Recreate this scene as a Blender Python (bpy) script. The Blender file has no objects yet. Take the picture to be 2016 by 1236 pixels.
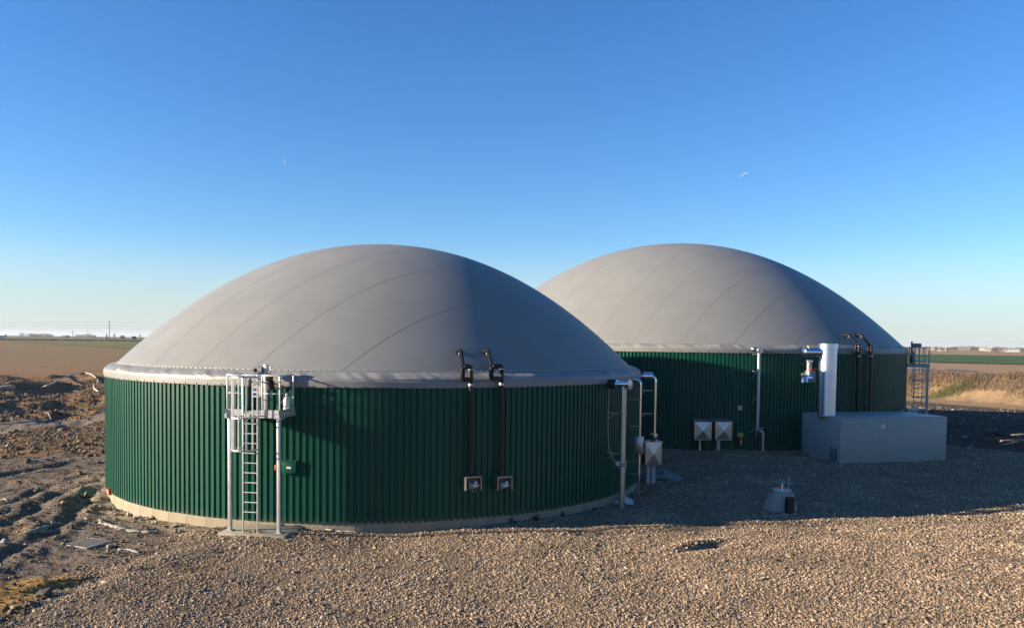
import bpy, bmesh, math, random
import numpy as np
from math import sin, cos, pi, radians, hypot, atan2, sqrt
from mathutils import Vector, Matrix

random.seed(7)
rng = np.random.default_rng(11)
scene = bpy.context.scene
COL = scene.collection

# ---------------------------------------------------------------- camera
CF, CYP, CPITCH, CROLL, CH = 1584.09, 733.13, 0.03833, 0.01225, 5.7985   # focal (px of 2016), principal row, pitch down, roll, height
cam_data = bpy.data.cameras.new('camera')
cam_data.sensor_width = 36.0
cam_data.lens = CF / 2016 * 36.0
cam_data.shift_y = (CYP - 618.0) / 2016.0
cam_data.clip_start = 0.1
cam_data.clip_end = 60000
cam = bpy.data.objects.new('camera', cam_data)
COL.objects.link(cam)
fwd = Vector((0, cos(CPITCH), -sin(CPITCH)))
up0 = Vector((0, sin(CPITCH), cos(CPITCH)))
rt0 = Vector((1, 0, 0))
rt = rt0 * cos(CROLL) + up0 * sin(CROLL)
up = up0 * cos(CROLL) - rt0 * sin(CROLL)
cam.matrix_world = Matrix(((rt.x, up.x, -fwd.x, 0), (rt.y, up.y, -fwd.y, 0), (rt.z, up.z, -fwd.z, CH), (0, 0, 0, 1)))
scene.camera = cam

# ---------------------------------------------------------------- sky, sun, exposure
SUN_EL = radians(15.0)
SUN_TRAVEL = radians(10.2)          # light travels towards +x, turned a little towards +y
to_sun = Vector((-cos(SUN_TRAVEL) * cos(SUN_EL), -sin(SUN_TRAVEL) * cos(SUN_EL), sin(SUN_EL)))
world = bpy.data.worlds.new('World')
scene.world = world
world.use_nodes = True
wn = world.node_tree
for n in list(wn.nodes): wn.nodes.remove(n)
sky = wn.nodes.new('ShaderNodeTexSky')
sky.sky_type = 'NISHITA'
sky.sun_disc = False
sky.sun_elevation = SUN_EL
sky.sun_rotation = atan2(to_sun.x, to_sun.y)
sky.altitude = 60
sky.air_density = 1.0
sky.dust_density = 0.1
sky.ozone_density = 3.0
bg = wn.nodes.new('ShaderNodeBackground')
bg.inputs['Strength'].default_value = 0.056
wo = wn.nodes.new('ShaderNodeOutputWorld')
tint = wn.nodes.new('ShaderNodeMix'); tint.data_type = 'RGBA'; tint.blend_type = 'MULTIPLY'; tint.inputs[0].default_value = 1.0
tint.inputs[7].default_value = (0.82, 0.97, 1.20, 1)      # white balance of the whole sky
hs = wn.nodes.new('ShaderNodeHueSaturation'); hs.inputs['Saturation'].default_value = 1.2
wn.links.new(sky.outputs[0], hs.inputs['Color'])
wn.links.new(hs.outputs[0], tint.inputs[6])
# pale winter murk low over the horizon, the same all the way round
wtc = wn.nodes.new('ShaderNodeTexCoord'); wsp = wn.nodes.new('ShaderNodeSeparateXYZ'); wmr = wn.nodes.new('ShaderNodeMapRange'); wmr.interpolation_type = 'SMOOTHSTEP'
wmr.inputs[1].default_value = -0.01; wmr.inputs[2].default_value = 0.13; wmr.inputs[3].default_value = 0.8; wmr.inputs[4].default_value = 0.0
murk = wn.nodes.new('ShaderNodeMix'); murk.data_type = 'RGBA'; murk.inputs[7].default_value = (3.75, 4.2, 4.35, 1)
wn.links.new(wtc.outputs['Generated'], wsp.inputs[0]); wn.links.new(wsp.outputs[2], wmr.inputs[0]); wn.links.new(wmr.outputs[0], murk.inputs[0])
wn.links.new(tint.outputs[2], murk.inputs[6])
wn.links.new(murk.outputs[2], bg.inputs[0])
wn.links.new(bg.outputs[0], wo.inputs[0])
sun_data = bpy.data.lights.new('sun', 'SUN')
sun_data.energy = 5.0
sun_data.angle = radians(0.5)
sun_data.color = (1.0, 0.83, 0.62)
sun = bpy.data.objects.new('sun', sun_data)
COL.objects.link(sun)
sun.rotation_euler = to_sun.to_track_quat('Z', 'Y').to_euler()
sun.location = (-40, -10, 40)
vs = scene.view_settings
vs.view_transform = 'Standard'
vs.look = 'None'
vs.exposure = 1.65
vs.gamma = 1.0
vs.use_curve_mapping = False

# ---------------------------------------------------------------- measuring helpers
def ray(px, py):
    x, y = px - 1008.0, py - CYP
    x, y = x * cos(CROLL) + y * sin(CROLL), -x * sin(CROLL) + y * cos(CROLL)
    u, v = x / CF, y / CF
    return Vector((u, cos(CPITCH) - v * sin(CPITCH), -sin(CPITCH) - v * cos(CPITCH)))
CAM = Vector((0, 0, CH))
def at_depth(px, py, Y):
    d = ray(px, py); return CAM + d * (Y / d.y)
def at_z(px, py, z=0.0):
    d = ray(px, py); return CAM + d * ((z - CH) / d.z)

def project(P):
    v = Vector(P) - CAM; d = v.dot(fwd); x, y = CF*v.x/d, -CF*v.dot(up0)/d
    return 1008 + x*cos(CROLL) - y*sin(CROLL), CYP + x*sin(CROLL) + y*cos(CROLL)
class Tank: pass
T1 = Tank(); T1.c = (-5.399, 34.377); T1.R = 10.725; T1.zb = 0.35; T1.zt = 4.402; T1.Rb = 10.325; T1.z0 = 4.842; T1.hd = 4.93; T1.off = (-11.6, -9.5, -7.4, -5.2, -3.05, -0.9, 1.2, 3.33, 5.35, 7.5)
T2 = Tank(); T2.c = (11.404, 56.277); T2.R = 14.577; T2.zb = 0.22; T2.zt = 5.374; T2.Rb = 14.30; T2.z0 = 5.80; T2.hd = 6.83; T2.off = (-12.2, -10.1, -8.1, -6.1, -4.2, -2.2, -0.2, 1.8, 3.8, 5.9, 8.1, 10.2, 12.2)
def dome_z(t, r): return t.z0 + t.hd * (1 - min(1.0, r / t.Rb) ** 2.1)
def on_wall(t, px, py, off=0.0):
    "point on the cylinder of radius R+off seen at a pixel"
    d = ray(px, py); ox, oy = -t.c[0], -t.c[1]; R = t.R + off
    a = d.x**2 + d.y**2; b = 2 * (ox*d.x + oy*d.y); c = ox*ox + oy*oy - R*R
    D = max(0.0, b*b - 4*a*c)
    return CAM + d * ((-b - sqrt(D)) / (2*a))
def on_dome(t, px, py):
    d = ray(px, py); s = 15.0
    while s < 90:
        P = CAM + d * s; r = hypot(P.x - t.c[0], P.y - t.c[1])
        if r < t.Rb and P.z < dome_z(t, r): return P
        s += 0.02
    return P
def frame(t, P):
    "outward, tangent (right as seen from outside), at a wall point"
    o = Vector((P.x - t.c[0], P.y - t.c[1], 0)).normalized()
    return o, Vector((-o.y, o.x, 0))
def wall_pt(t, ang, off, z):
    return Vector((t.c[0] + (t.R + off) * cos(ang), t.c[1] + (t.R + off) * sin(ang), z))
def ang_of(t, P): return atan2(P.y - t.c[1], P.x - t.c[0])

# ---------------------------------------------------------------- noise
def _hash(ix, iy, s):
    h = (ix * 374761393 + iy * 668265263 + s * 1442695041) & 0xffffffff
    h = ((h ^ (h >> 13)) * 1274126177) & 0xffffffff
    return ((h ^ (h >> 16)) & 0xffffff) / float(0xffffff)
def vnoise(x, y, s=0):
    x = np.asarray(x, float); y = np.asarray(y, float)
    ix = np.floor(x).astype(np.int64); iy = np.floor(y).astype(np.int64)
    fx = x - ix; fy = y - iy
    fx = fx*fx*fx*(fx*(fx*6-15)+10); fy = fy*fy*fy*(fy*(fy*6-15)+10)
    a = _hash(ix, iy, s); b = _hash(ix+1, iy, s); c = _hash(ix, iy+1, s); d = _hash(ix+1, iy+1, s)
    return (a*(1-fx)+b*fx)*(1-fy) + (c*(1-fx)+d*fx)*fy
def fbm(x, y, s=0, o=4, g=0.5):
    r = 0; a = 1.0; t = 0
    for i in range(o):
        r = r + a * (vnoise(x * 2.03**i + 17.3*i, y * 2.03**i - 9.1*i, s + i) - 0.5) * 2; t += a; a *= g
    return r / t
def sst(a, b, x):
    t = np.clip((np.asarray(x, float) - a) / (b - a), 0, 1); return t*t*(3-2*t)
def bump(x, y, cx, cy, rx, ry, rot=0.0):
    c, s = cos(rot), sin(rot); dx = np.asarray(x)-cx; dy = np.asarray(y)-cy
    u = (dx*c + dy*s)/rx; v = (-dx*s + dy*c)/ry
    return np.exp(-(u*u+v*v))

# ---------------------------------------------------------------- terrain heights
def in_poly_dist(x, y, P):
    "signed distance to a polygon, positive inside"
    x = np.asarray(x, float); y = np.asarray(y, float)
    ins = np.zeros(x.shape, bool); dm = np.full(x.shape, 1e9)
    n = len(P)
    for i in range(n):
        x0, y0 = P[i]; x1, y1 = P[(i+1) % n]
        cond = ((y0 > y) != (y1 > y))
        with np.errstate(divide='ignore', invalid='ignore'):
            xi = (x1-x0)*(y-y0)/((y1-y0) if y1 != y0 else 1e-9)+x0
        ins ^= cond & (x < xi)
        L = (x1-x0)**2+(y1-y0)**2
        t = np.clip(((x-x0)*(x1-x0)+(y-y0)*(y1-y0))/L, 0, 1)
        dm = np.minimum(dm, np.hypot(x-(x0+t*(x1-x0)), y-(y0+t*(y1-y0))))
    return np.where(ins, dm, -dm)
def gpix(l, z=0.0): return [tuple(at_z(a, b, z)[:2]) for a, b in l]
# yard of gravel: traced where its edge meets the soil, continued past the frame
YARD = gpix([(20, 1236), (110, 1180), (200, 1122), (330, 1075), (410, 1046), (520, 1040)]) + [(-5.4, 27.0), (-1, 30), (4.0, 36.0), (2.0, 40.0), (6.0, 44.5), (14.0, 45.5), (24.0, 45.0), (26.0, 43.0), (27.5, 38.0), (33.0, 34.0), (46.0, 30.0), (46.0, -12.0), (-7.5, -12.0), (-8.4, 8.0)]
def yard_d(x, y):
    return in_poly_dist(x, y, YARD) + 0.30*fbm(np.asarray(x)*0.8, np.asarray(y)*0.8, 31, 4)
SAND_C = at_z(40, 1190, 0)
GREY_A = gpix([(-250, 930), (0, 905), (100, 897), (215, 905), (215, 955), (300, 1015), (420, 1040), (330, 1085), (180, 1140), (-60, 1230), (-400, 1236)])
TRACK = gpix([(-900, 905), (-300, 872), (0, 856), (120, 843), (225, 832), (330, 815), (330, 800), (225, 818), (100, 833), (0, 843), (-300, 860), (-900, 880)])
BANK = [(25, 98.0), (46, 91.5), (52, 80.5), (60, 74), (80, 62), (120, 45)]
def bank_d(x, y):
    "distance beyond the toe line of the embankment, positive on the far side"
    x = np.asarray(x, float); y = np.asarray(y, float)
    P = [(-60, 105.0)] + BANK + [(300, -20)]
    poly = P + [(6000, -20), (6000, 9000), (-60, 9000)]
    return in_poly_dist(x, y, poly)
def far_land(x, y):
    x = np.asarray(x, float); y = np.asarray(y, float)
    d = np.hypot(x, y)
    z = 4.1*sst(110, 660, d) + 1.0*sst(600, 2200, d)
    right = sst(0.10, 0.35, x/np.maximum(np.abs(y), 5.0)) * (np.asarray(y) > -60)
    bd = bank_d(x, y)
    zr = 2.55*sst(-1.0, 7.5, bd) + 1.0*sst(60, 420, bd) + 0.9*sst(500, 2200, d)
    return z*(1-right) + zr*right
def line_dist(x, y, P):
    dm = np.full(np.shape(x), 1e9)
    for (x0, y0), (x1, y1) in zip(P, P[1:]):
        t = np.clip(((x-x0)*(x1-x0)+(y-y0)*(y1-y0))/((x1-x0)**2+(y1-y0)**2), 0, 1)
        dm = np.minimum(dm, np.hypot(x-(x0+t*(x1-x0)), y-(y0+t*(y1-y0))))
    return dm
RUTS = [gpix(l) for l in ([(-300, 1075), (-60, 1020), (40, 985), (110, 955), (190, 938), (260, 930)], [(-300, 1140), (-60, 1062), (50, 1014), (125, 975), (200, 955)], [(-250, 990), (-40, 950), (60, 925), (140, 912), (230, 905)], [(-200, 1170), (0, 1100), (90, 1050), (130, 1030), (150, 1000), (185, 975)])]
def height(x, y, fine=True):
    x = np.asarray(x, float); y = np.asarray(y, float)
    d = np.hypot(x, y)
    z = far_land(x, y)
    near = 1 - sst(60, 140, d)
    left = sst(-6, -13, x)
    # the yard rises a little towards the big tank
    z = z + 0.24*sst(31, 41, y)*sst(-2, 4, x)*(1-sst(60, 85, d))
    z = z + 0.05*fbm(x*0.35, y*0.35, 3, 3)*near
    # heaps of dug earth and a trench, left of the small tank
    m = sst(-13, -20, x) * sst(53, 62, d) * (1 - sst(100, 150, d))
    z = z + m*(0.15 + 2.0*np.maximum(0, fbm(x*0.095, y*0.085, 5, 4)) + 0.75*fbm(x*0.30, y*0.20, 8, 5, 0.62))
    z = z - 0.45*bump(x, y, -27, 56.5, 16, 1.1, 0.13)*left
    z = z + 1.1*bump(x, y, -33.0, 67, 5.0, 4.0, 0.2) + 0.9*bump(x, y, -25.5, 73, 6.0, 4.0, 0) - 0.7*bump(x, y, -31, 62, 4, 2.0, 0.2)
    # clod ridge between the track and the churned ground
    z = z + 0.30*sst(-0.5, 1.5, -np.abs(y - (41.0 - 0.18*(x+20))) + 3.2)*sst(-14, -16, x)*(0.6 + 0.6*fbm(x*0.7, y*0.9, 12, 4))
    # churned soil left of the small tank: ruts and lumps
    ch = left*(1 - sst(38, 50, d))
    w = x*0.84 + y*0.55 + 0.8*fbm(x*0.3, y*0.3, 40, 2)
    v = -x*0.55 + y*0.84 + 1.3*fbm(x*0.22, y*0.22, 41, 2)
    z = z + ch*(0.20*fbm(w*0.28, v*0.95, 14, 3, 0.5) + 0.085*fbm(x*1.3, y*1.5, 17, 6, 0.66) + 0.07*np.maximum(0, fbm(w*0.8, v*3.2, 19, 3)))
    for pts in RUTS:
        dr = line_dist(x, y, pts) + 0.10*fbm(x*1.2, y*1.2, 44, 2)
        z = z - 0.085*np.exp(-(dr/0.20)**2) + 0.055*np.exp(-((dr-0.48)/0.20)**2)
    # soil banked up against the left flank of the small tank
    z = z + 0.22*bump(x, y, -16.2, 31.8, 1.6, 4.0, 0.0)
    # soil heap right of the grey container
    z = z + 0.9*bump(x, y, 34.5, 52.0, 7.5, 6.0, 0.4) + 0.7*bump(x, y, 31.0, 44.5, 3.2, 2.4, 0.3)*1.0
    z = z + 0.10*fbm(x*0.8, y*0.8, 21, 4)*sst(24, 29, x)*sst(36, 44, y)*near
    # weedy slope roughness
    bd = bank_d(x, y)
    z = z + 0.35*fbm(x*0.25, y*0.25, 25, 4)*sst(-2, 1, bd)*(1-sst(9, 14, bd))*(x > 10)
    return z
SLAB = on_wall(T1, 500, 900, 0.80)
def gravel_h(x, y):
    x = np.asarray(x, float); y = np.asarray(y, float)
    dd = yard_d(x, y)
    z = height(x, y) + np.clip(dd*0.10, -0.25, 0.075)
    z = z + sst(0, 1.5, dd)*(0.055*fbm(x*0.55, y*0.8, 51, 3) + 0.012*fbm(x*4, y*4, 52, 2))
    z = z + 0.20*bump(x, y, SLAB.x, SLAB.y, 1.9, 1.15, -0.25)
    # low heap beside the wheel tracks and the scuffed hollow
    z = z + 0.07*bump(x, y, 4.0, 26.0, 7.0, 0.5, 0.10)
    z = z - 0.14*bump(x, y, 5.6, 22.6, 1.0, 0.22, 0.55) + 0.10*bump(x, y, 5.25, 22.75, 1.0, 0.22, 0.55) + 0.05*bump(x, y, 6.6, 23.0, .5, .3, .5)
    return z
def top_h(x, y):
    "height of the built surface (soil or gravel), read from the ground grid"
    a = atan2(x, y); r = min(max(hypot(x, y), rad[0]), rad[-2])
    j = int(np.searchsorted(az, a)) - 1; j = min(max(j, 0), len(az)-2); i = min(max(int(np.searchsorted(rad, r)) - 1, 0), len(rad)-2)
    u = (a-az[j])/(az[j+1]-az[j]); v = (r-rad[i])/(rad[i+1]-rad[i]); A = TOPZ
    return float((A[i, j]*(1-u)+A[i, j+1]*u)*(1-v) + (A[i+1, j]*(1-u)+A[i+1, j+1]*u)*v)
def on_ground(px, py):
    d = ray(px, py); s = 8.0; st = 0.25
    while s < 3000:
        P = CAM + d*s
        if P.z < top_h(P.x, P.y):
            for _ in range(12):
                st *= 0.5; P = CAM + d*s
                s += -st if P.z < top_h(P.x, P.y) else st
            return CAM + d*s
        s += st; st = max(0.25, s*0.006)
    return P

# ---------------------------------------------------------------- materials
MAT = {}
def mat(name, col, rough=0.6, metal=0.0, var=0.0, vscale=3.0, bump_s=0.0, bscale=20.0, spec=0.5, col2=None, stretch=None, rvar=0.0, obj_rand=0.0, coord='Object', detail=5.0):
    if name in MAT: return MAT[name]
    k = 0.68 if metal < 0.3 else 0.82
    col = tuple(c*k for c in col); col2 = tuple(c*k for c in col2) if col2 else None
    m = bpy.data.materials.new(name); m.use_nodes = True
    nt = m.node_tree; b = nt.nodes['Principled BSDF']
    b.inputs['Base Color'].default_value = (*col, 1); b.inputs['Roughness'].default_value = rough
    b.inputs['Metallic'].default_value = metal; b.inputs['Specular IOR Level'].default_value = spec
    tc = nt.nodes.new('ShaderNodeTexCoord'); src = tc.outputs[coord]
    if stretch:
        mp = nt.nodes.new('ShaderNodeMapping'); mp.inputs['Scale'].default_value = stretch
        nt.links.new(src, mp.inputs[0]); src = mp.outputs[0]
    last = None
    if var > 0 or col2:
        nz = nt.nodes.new('ShaderNodeTexNoise'); nz.inputs['Scale'].default_value = vscale; nz.inputs['Detail'].default_value = detail; nz.inputs['Roughness'].default_value = 0.6
        nt.links.new(src, nz.inputs['Vector'])
        mx = nt.nodes.new('ShaderNodeMix'); mx.data_type = 'RGBA'
        c2 = col2 or tuple(min(1, c*(1+var)) for c in col); c1 = col if col2 else tuple(c*(1-var) for c in col)
        mx.inputs[6].default_value = (*c1, 1); mx.inputs[7].default_value = (*c2, 1)
        rp = nt.nodes.new('ShaderNodeMapRange'); rp.inputs[1].default_value = 0.3; rp.inputs[2].default_value = 0.7
        nt.links.new(nz.outputs[0], rp.inputs[0]); nt.links.new(rp.outputs[0], mx.inputs[0])
        last = mx.outputs[2]
        if rvar:
            rr = nt.nodes.new('ShaderNodeMapRange'); rr.inputs[1].default_value = 0.3; rr.inputs[2].default_value = 0.7
            rr.inputs[3].default_value = max(0.02, rough-rvar); rr.inputs[4].default_value = min(1, rough+rvar)
            nt.links.new(nz.outputs[0], rr.inputs[0]); nt.links.new(rr.outputs[0], b.inputs['Roughness'])
    if obj_rand:
        oi = nt.nodes.new('ShaderNodeObjectInfo'); hv = nt.nodes.new('ShaderNodeHueSaturation')
        mr = nt.nodes.new('ShaderNodeMapRange'); mr.inputs[3].default_value = 1-obj_rand; mr.inputs[4].default_value = 1+obj_rand
        nt.links.new(oi.outputs['Random'], mr.inputs[0]); nt.links.new(mr.outputs[0], hv.inputs['Value'])
        if last: nt.links.new(last, hv.inputs['Color'])
        else: hv.inputs['Color'].default_value = (*col, 1)
        last = hv.outputs[0]
    if last: nt.links.new(last, b.inputs['Base Color'])
    if bump_s > 0:
        nb = nt.nodes.new('ShaderNodeTexNoise'); nb.inputs['Scale'].default_value = bscale; nb.inputs['Detail'].default_value = 6
        nt.links.new(src, nb.inputs['Vector'])
        bp = nt.nodes.new('ShaderNodeBump'); bp.inputs['Strength'].default_value = bump_s; bp.inputs['Distance'].default_value = 0.02
        nt.links.new(nb.outputs[0], bp.inputs['Height']); nt.links.new(bp.outputs[0], b.inputs['Normal'])
    MAT[name] = m
    return m
GREEN = mat('green_sheet', (0.002, 0.088, 0.055), 0.45, var=0.12, vscale=0.6, spec=0.22, obj_rand=0.08, stretch=(1, 1, 0.25), rvar=0.06)
def mud_splash(m, z0, z1):
    nt = m.node_tree; b = nt.nodes['Principled BSDF']; l = b.inputs['Base Color'].links[0]; src = l.from_socket
    ge = nt.nodes.new('ShaderNodeNewGeometry'); sp = nt.nodes.new('ShaderNodeSeparateXYZ'); nt.links.new(ge.outputs['Position'], sp.inputs[0])
    nz = nt.nodes.new('ShaderNodeTexNoise'); nz.inputs['Scale'].default_value = 2.2; nz.inputs['Detail'].default_value = 8; nz.inputs['Roughness'].default_value = .7; nt.links.new(ge.outputs['Position'], nz.inputs['Vector'])
    mr = nt.nodes.new('ShaderNodeMapRange'); mr.inputs[1].default_value = z0; mr.inputs[2].default_value = z1; mr.inputs[3].default_value = 1.0; mr.inputs[4].default_value = 0.0; nt.links.new(sp.outputs[2], mr.inputs[0])
    nr = nt.nodes.new('ShaderNodeMapRange'); nr.inputs[1].default_value = .45; nr.inputs[2].default_value = .75; nr.inputs[4].default_value = .8; nt.links.new(nz.outputs[0], nr.inputs[0])
    mu = nt.nodes.new('ShaderNodeMath'); mu.operation = 'MULTIPLY'; nt.links.new(mr.outputs[0], mu.inputs[0]); nt.links.new(nr.outputs[0], mu.inputs[1])
    mx = nt.nodes.new('ShaderNodeMix'); mx.data_type = 'RGBA'; mx.inputs[7].default_value = (.12, .10, .07, 1); nt.links.new(mu.outputs[0], mx.inputs[0]); nt.links.new(src, mx.inputs[6]); nt.links.new(mx.outputs[2], b.inputs['Base Color'])
mud_splash(GREEN, 0.25, 0.62)
PVC = mat('grey_membrane', (0.270, 0.278, 0.268), 0.50, var=0.04, vscale=0.7, spec=0.32, bump_s=0.10, bscale=1.2, rvar=0.05)
PVC_HEM = mat('membrane_hem', (0.275, 0.278, 0.268), 0.48, var=0.07, vscale=2.0, spec=0.4, rvar=0.06)
SEAM = mat('membrane_seam', (0.245, 0.252, 0.243), 0.5)
def scuffs(m):
    nt = m.node_tree; b = nt.nodes['Principled BSDF']; src = b.inputs['Base Color'].links[0].from_socket; tc = nt.nodes.new('ShaderNodeTexCoord')
    for sc, lo, hi, c, f in ((1.6, .62, .72, (.30, .30, .285, 1), .35), (0.5, .55, .75, (.13, .135, .13, 1), .25)):
        nz = nt.nodes.new('ShaderNodeTexNoise'); nz.inputs['Scale'].default_value = sc; nz.inputs['Detail'].default_value = 9; nz.inputs['Roughness'].default_value = .75; nz.inputs['Distortion'].default_value = .6
        nt.links.new(tc.outputs['Object'], nz.inputs['Vector'])
        mr = nt.nodes.new('ShaderNodeMapRange'); mr.inputs[1].default_value = lo; mr.inputs[2].default_value = hi; mr.inputs[4].default_value = f; nt.links.new(nz.outputs[0], mr.inputs[0])
        mx = nt.nodes.new('ShaderNodeMix'); mx.data_type = 'RGBA'; mx.inputs[7].default_value = c; nt.links.new(mr.outputs[0], mx.inputs[0]); nt.links.new(src, mx.inputs[6]); src = mx.outputs[2]
    nt.links.new(src, b.inputs['Base Color'])
scuffs(PVC); scuffs(PVC_HEM)
CORD = mat('white_cord', (0.58, 0.57, 0.54), 0.6)
CONC = mat('pale_concrete', (0.34, 0.29, 0.205), 0.85, var=0.14, vscale=1.6, bump_s=0.25, bscale=30, obj_rand=0.05)
CONC_G = mat('grey_concrete', (0.36, 0.36, 0.34), 0.85, var=0.12, vscale=3.0, bump_s=0.25, bscale=25)
CONC_S = mat('slab_concrete', (0.33, 0.30, 0.225), 0.9, var=0.16, vscale=2.0, bump_s=0.3, bscale=25)
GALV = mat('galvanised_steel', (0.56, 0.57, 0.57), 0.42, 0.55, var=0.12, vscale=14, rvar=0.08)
GALV_D = mat('galvanised_dark', (0.42, 0.44, 0.45), 0.5, 0.5, var=0.12, vscale=10)  # darker, rougher tone of galvanised steel
INOX = mat('stainless_steel', (0.80, 0.85, 0.90), 0.17, 1.0)
FLUE = mat('polished_flue_steel', (0.70, 0.80, 0.94), 0.33, 1.0)
INOX_M = mat('brushed_stainless', (0.50, 0.50, 0.49), 0.33, 0.92, var=0.05, vscale=4)
BLACK = mat('black_plastic', (0.012, 0.012, 0.013), 0.42, spec=0.28, var=0.3, vscale=6)
RUBBER = mat('black_rubber', (0.012, 0.012, 0.014), 0.6)
CASTG = mat('grey_cast_metal', (0.23, 0.24, 0.25), 0.5, 0.4, var=0.2, vscale=20)
CONT = mat('grey_container_paint', (0.40, 0.405, 0.375), 0.45, var=0.06, vscale=1.2, spec=0.4, bump_s=0.02, bscale=3, rvar=0.05)
DARK = mat('dark_void', (0.02, 0.02, 0.022), 0.7)
WHITE = mat('white_paint', (0.78, 0.78, 0.76), 0.5)
RED = mat('red_paint', (0.55, 0.03, 0.02), 0.4)
ORANGE = mat('orange_plastic', (0.75, 0.13, 0.02), 0.5)
YELLOW = mat('yellow_plastic', (0.62, 0.52, 0.03), 0.5)
BRASS = mat('brass', (0.65, 0.45, 0.10), 0.35, 0.9)
BLUE = mat('blue_print', (0.06, 0.10, 0.35), 0.5)
TEAL = mat('teal_plastic', (0.01, 0.30, 0.28), 0.4)
CLOTH = mat('pale_textile', (0.50, 0.45, 0.37), 0.9, var=0.15, vscale=6, bump_s=0.4, bscale=12)
TARP = mat('grey_tarpaulin', (0.17, 0.175, 0.19), 0.6, var=0.35, vscale=3, bump_s=0.3, bscale=8)
TARPB = mat('blue_tarpaulin', (0.05, 0.075, 0.13), 0.7, var=0.3, vscale=1)
HOSE_C = mat('cream_hose', (0.58, 0.50, 0.37), 0.6, var=0.1, vscale=3)
HOSE_G = mat('grey_hose', (0.26, 0.25, 0.23), 0.6, var=0.1, vscale=3)
STONE = mat('pale_stone', (0.40, 0.34, 0.25), 0.9, var=0.25, vscale=5, bump_s=0.4, bscale=14, obj_rand=0.25)
WOOD = mat('grey_wood', (0.30, 0.25, 0.19), 0.85, var=0.25, vscale=3, stretch=(1, 12, 12), bump_s=0.2, bscale=10)
LEAF = mat('weed_leaf', (0.055, 0.10, 0.025), 0.6, var=0.35, vscale=9)
BARK = mat('bare_branches', (0.115, 0.085, 0.075), 0.9, var=0.25, vscale=0.3)
TWIG = mat('bare_twigs', (0.16, 0.115, 0.10), 0.9, var=0.3, vscale=0.12)
EVER = mat('evergreen_leaf', (0.035, 0.045, 0.03), 0.8, var=0.3, vscale=0.3)
ROOFT = mat('roof_tiles', (0.15, 0.10, 0.085), 0.8, var=0.2, vscale=0.7)
HWALL = mat('house_wall', (0.40, 0.385, 0.36), 0.8, var=0.08, vscale=0.5)
SHEDW = mat('shed_wall', (0.36, 0.36, 0.35), 0.6, var=0.08, vscale=0.3)
PANE = mat('window_glass', (0.03, 0.035, 0.045), 0.1)
POLE = mat('pole_concrete', (0.42, 0.40, 0.36), 0.85, var=0.1, vscale=1)

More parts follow.
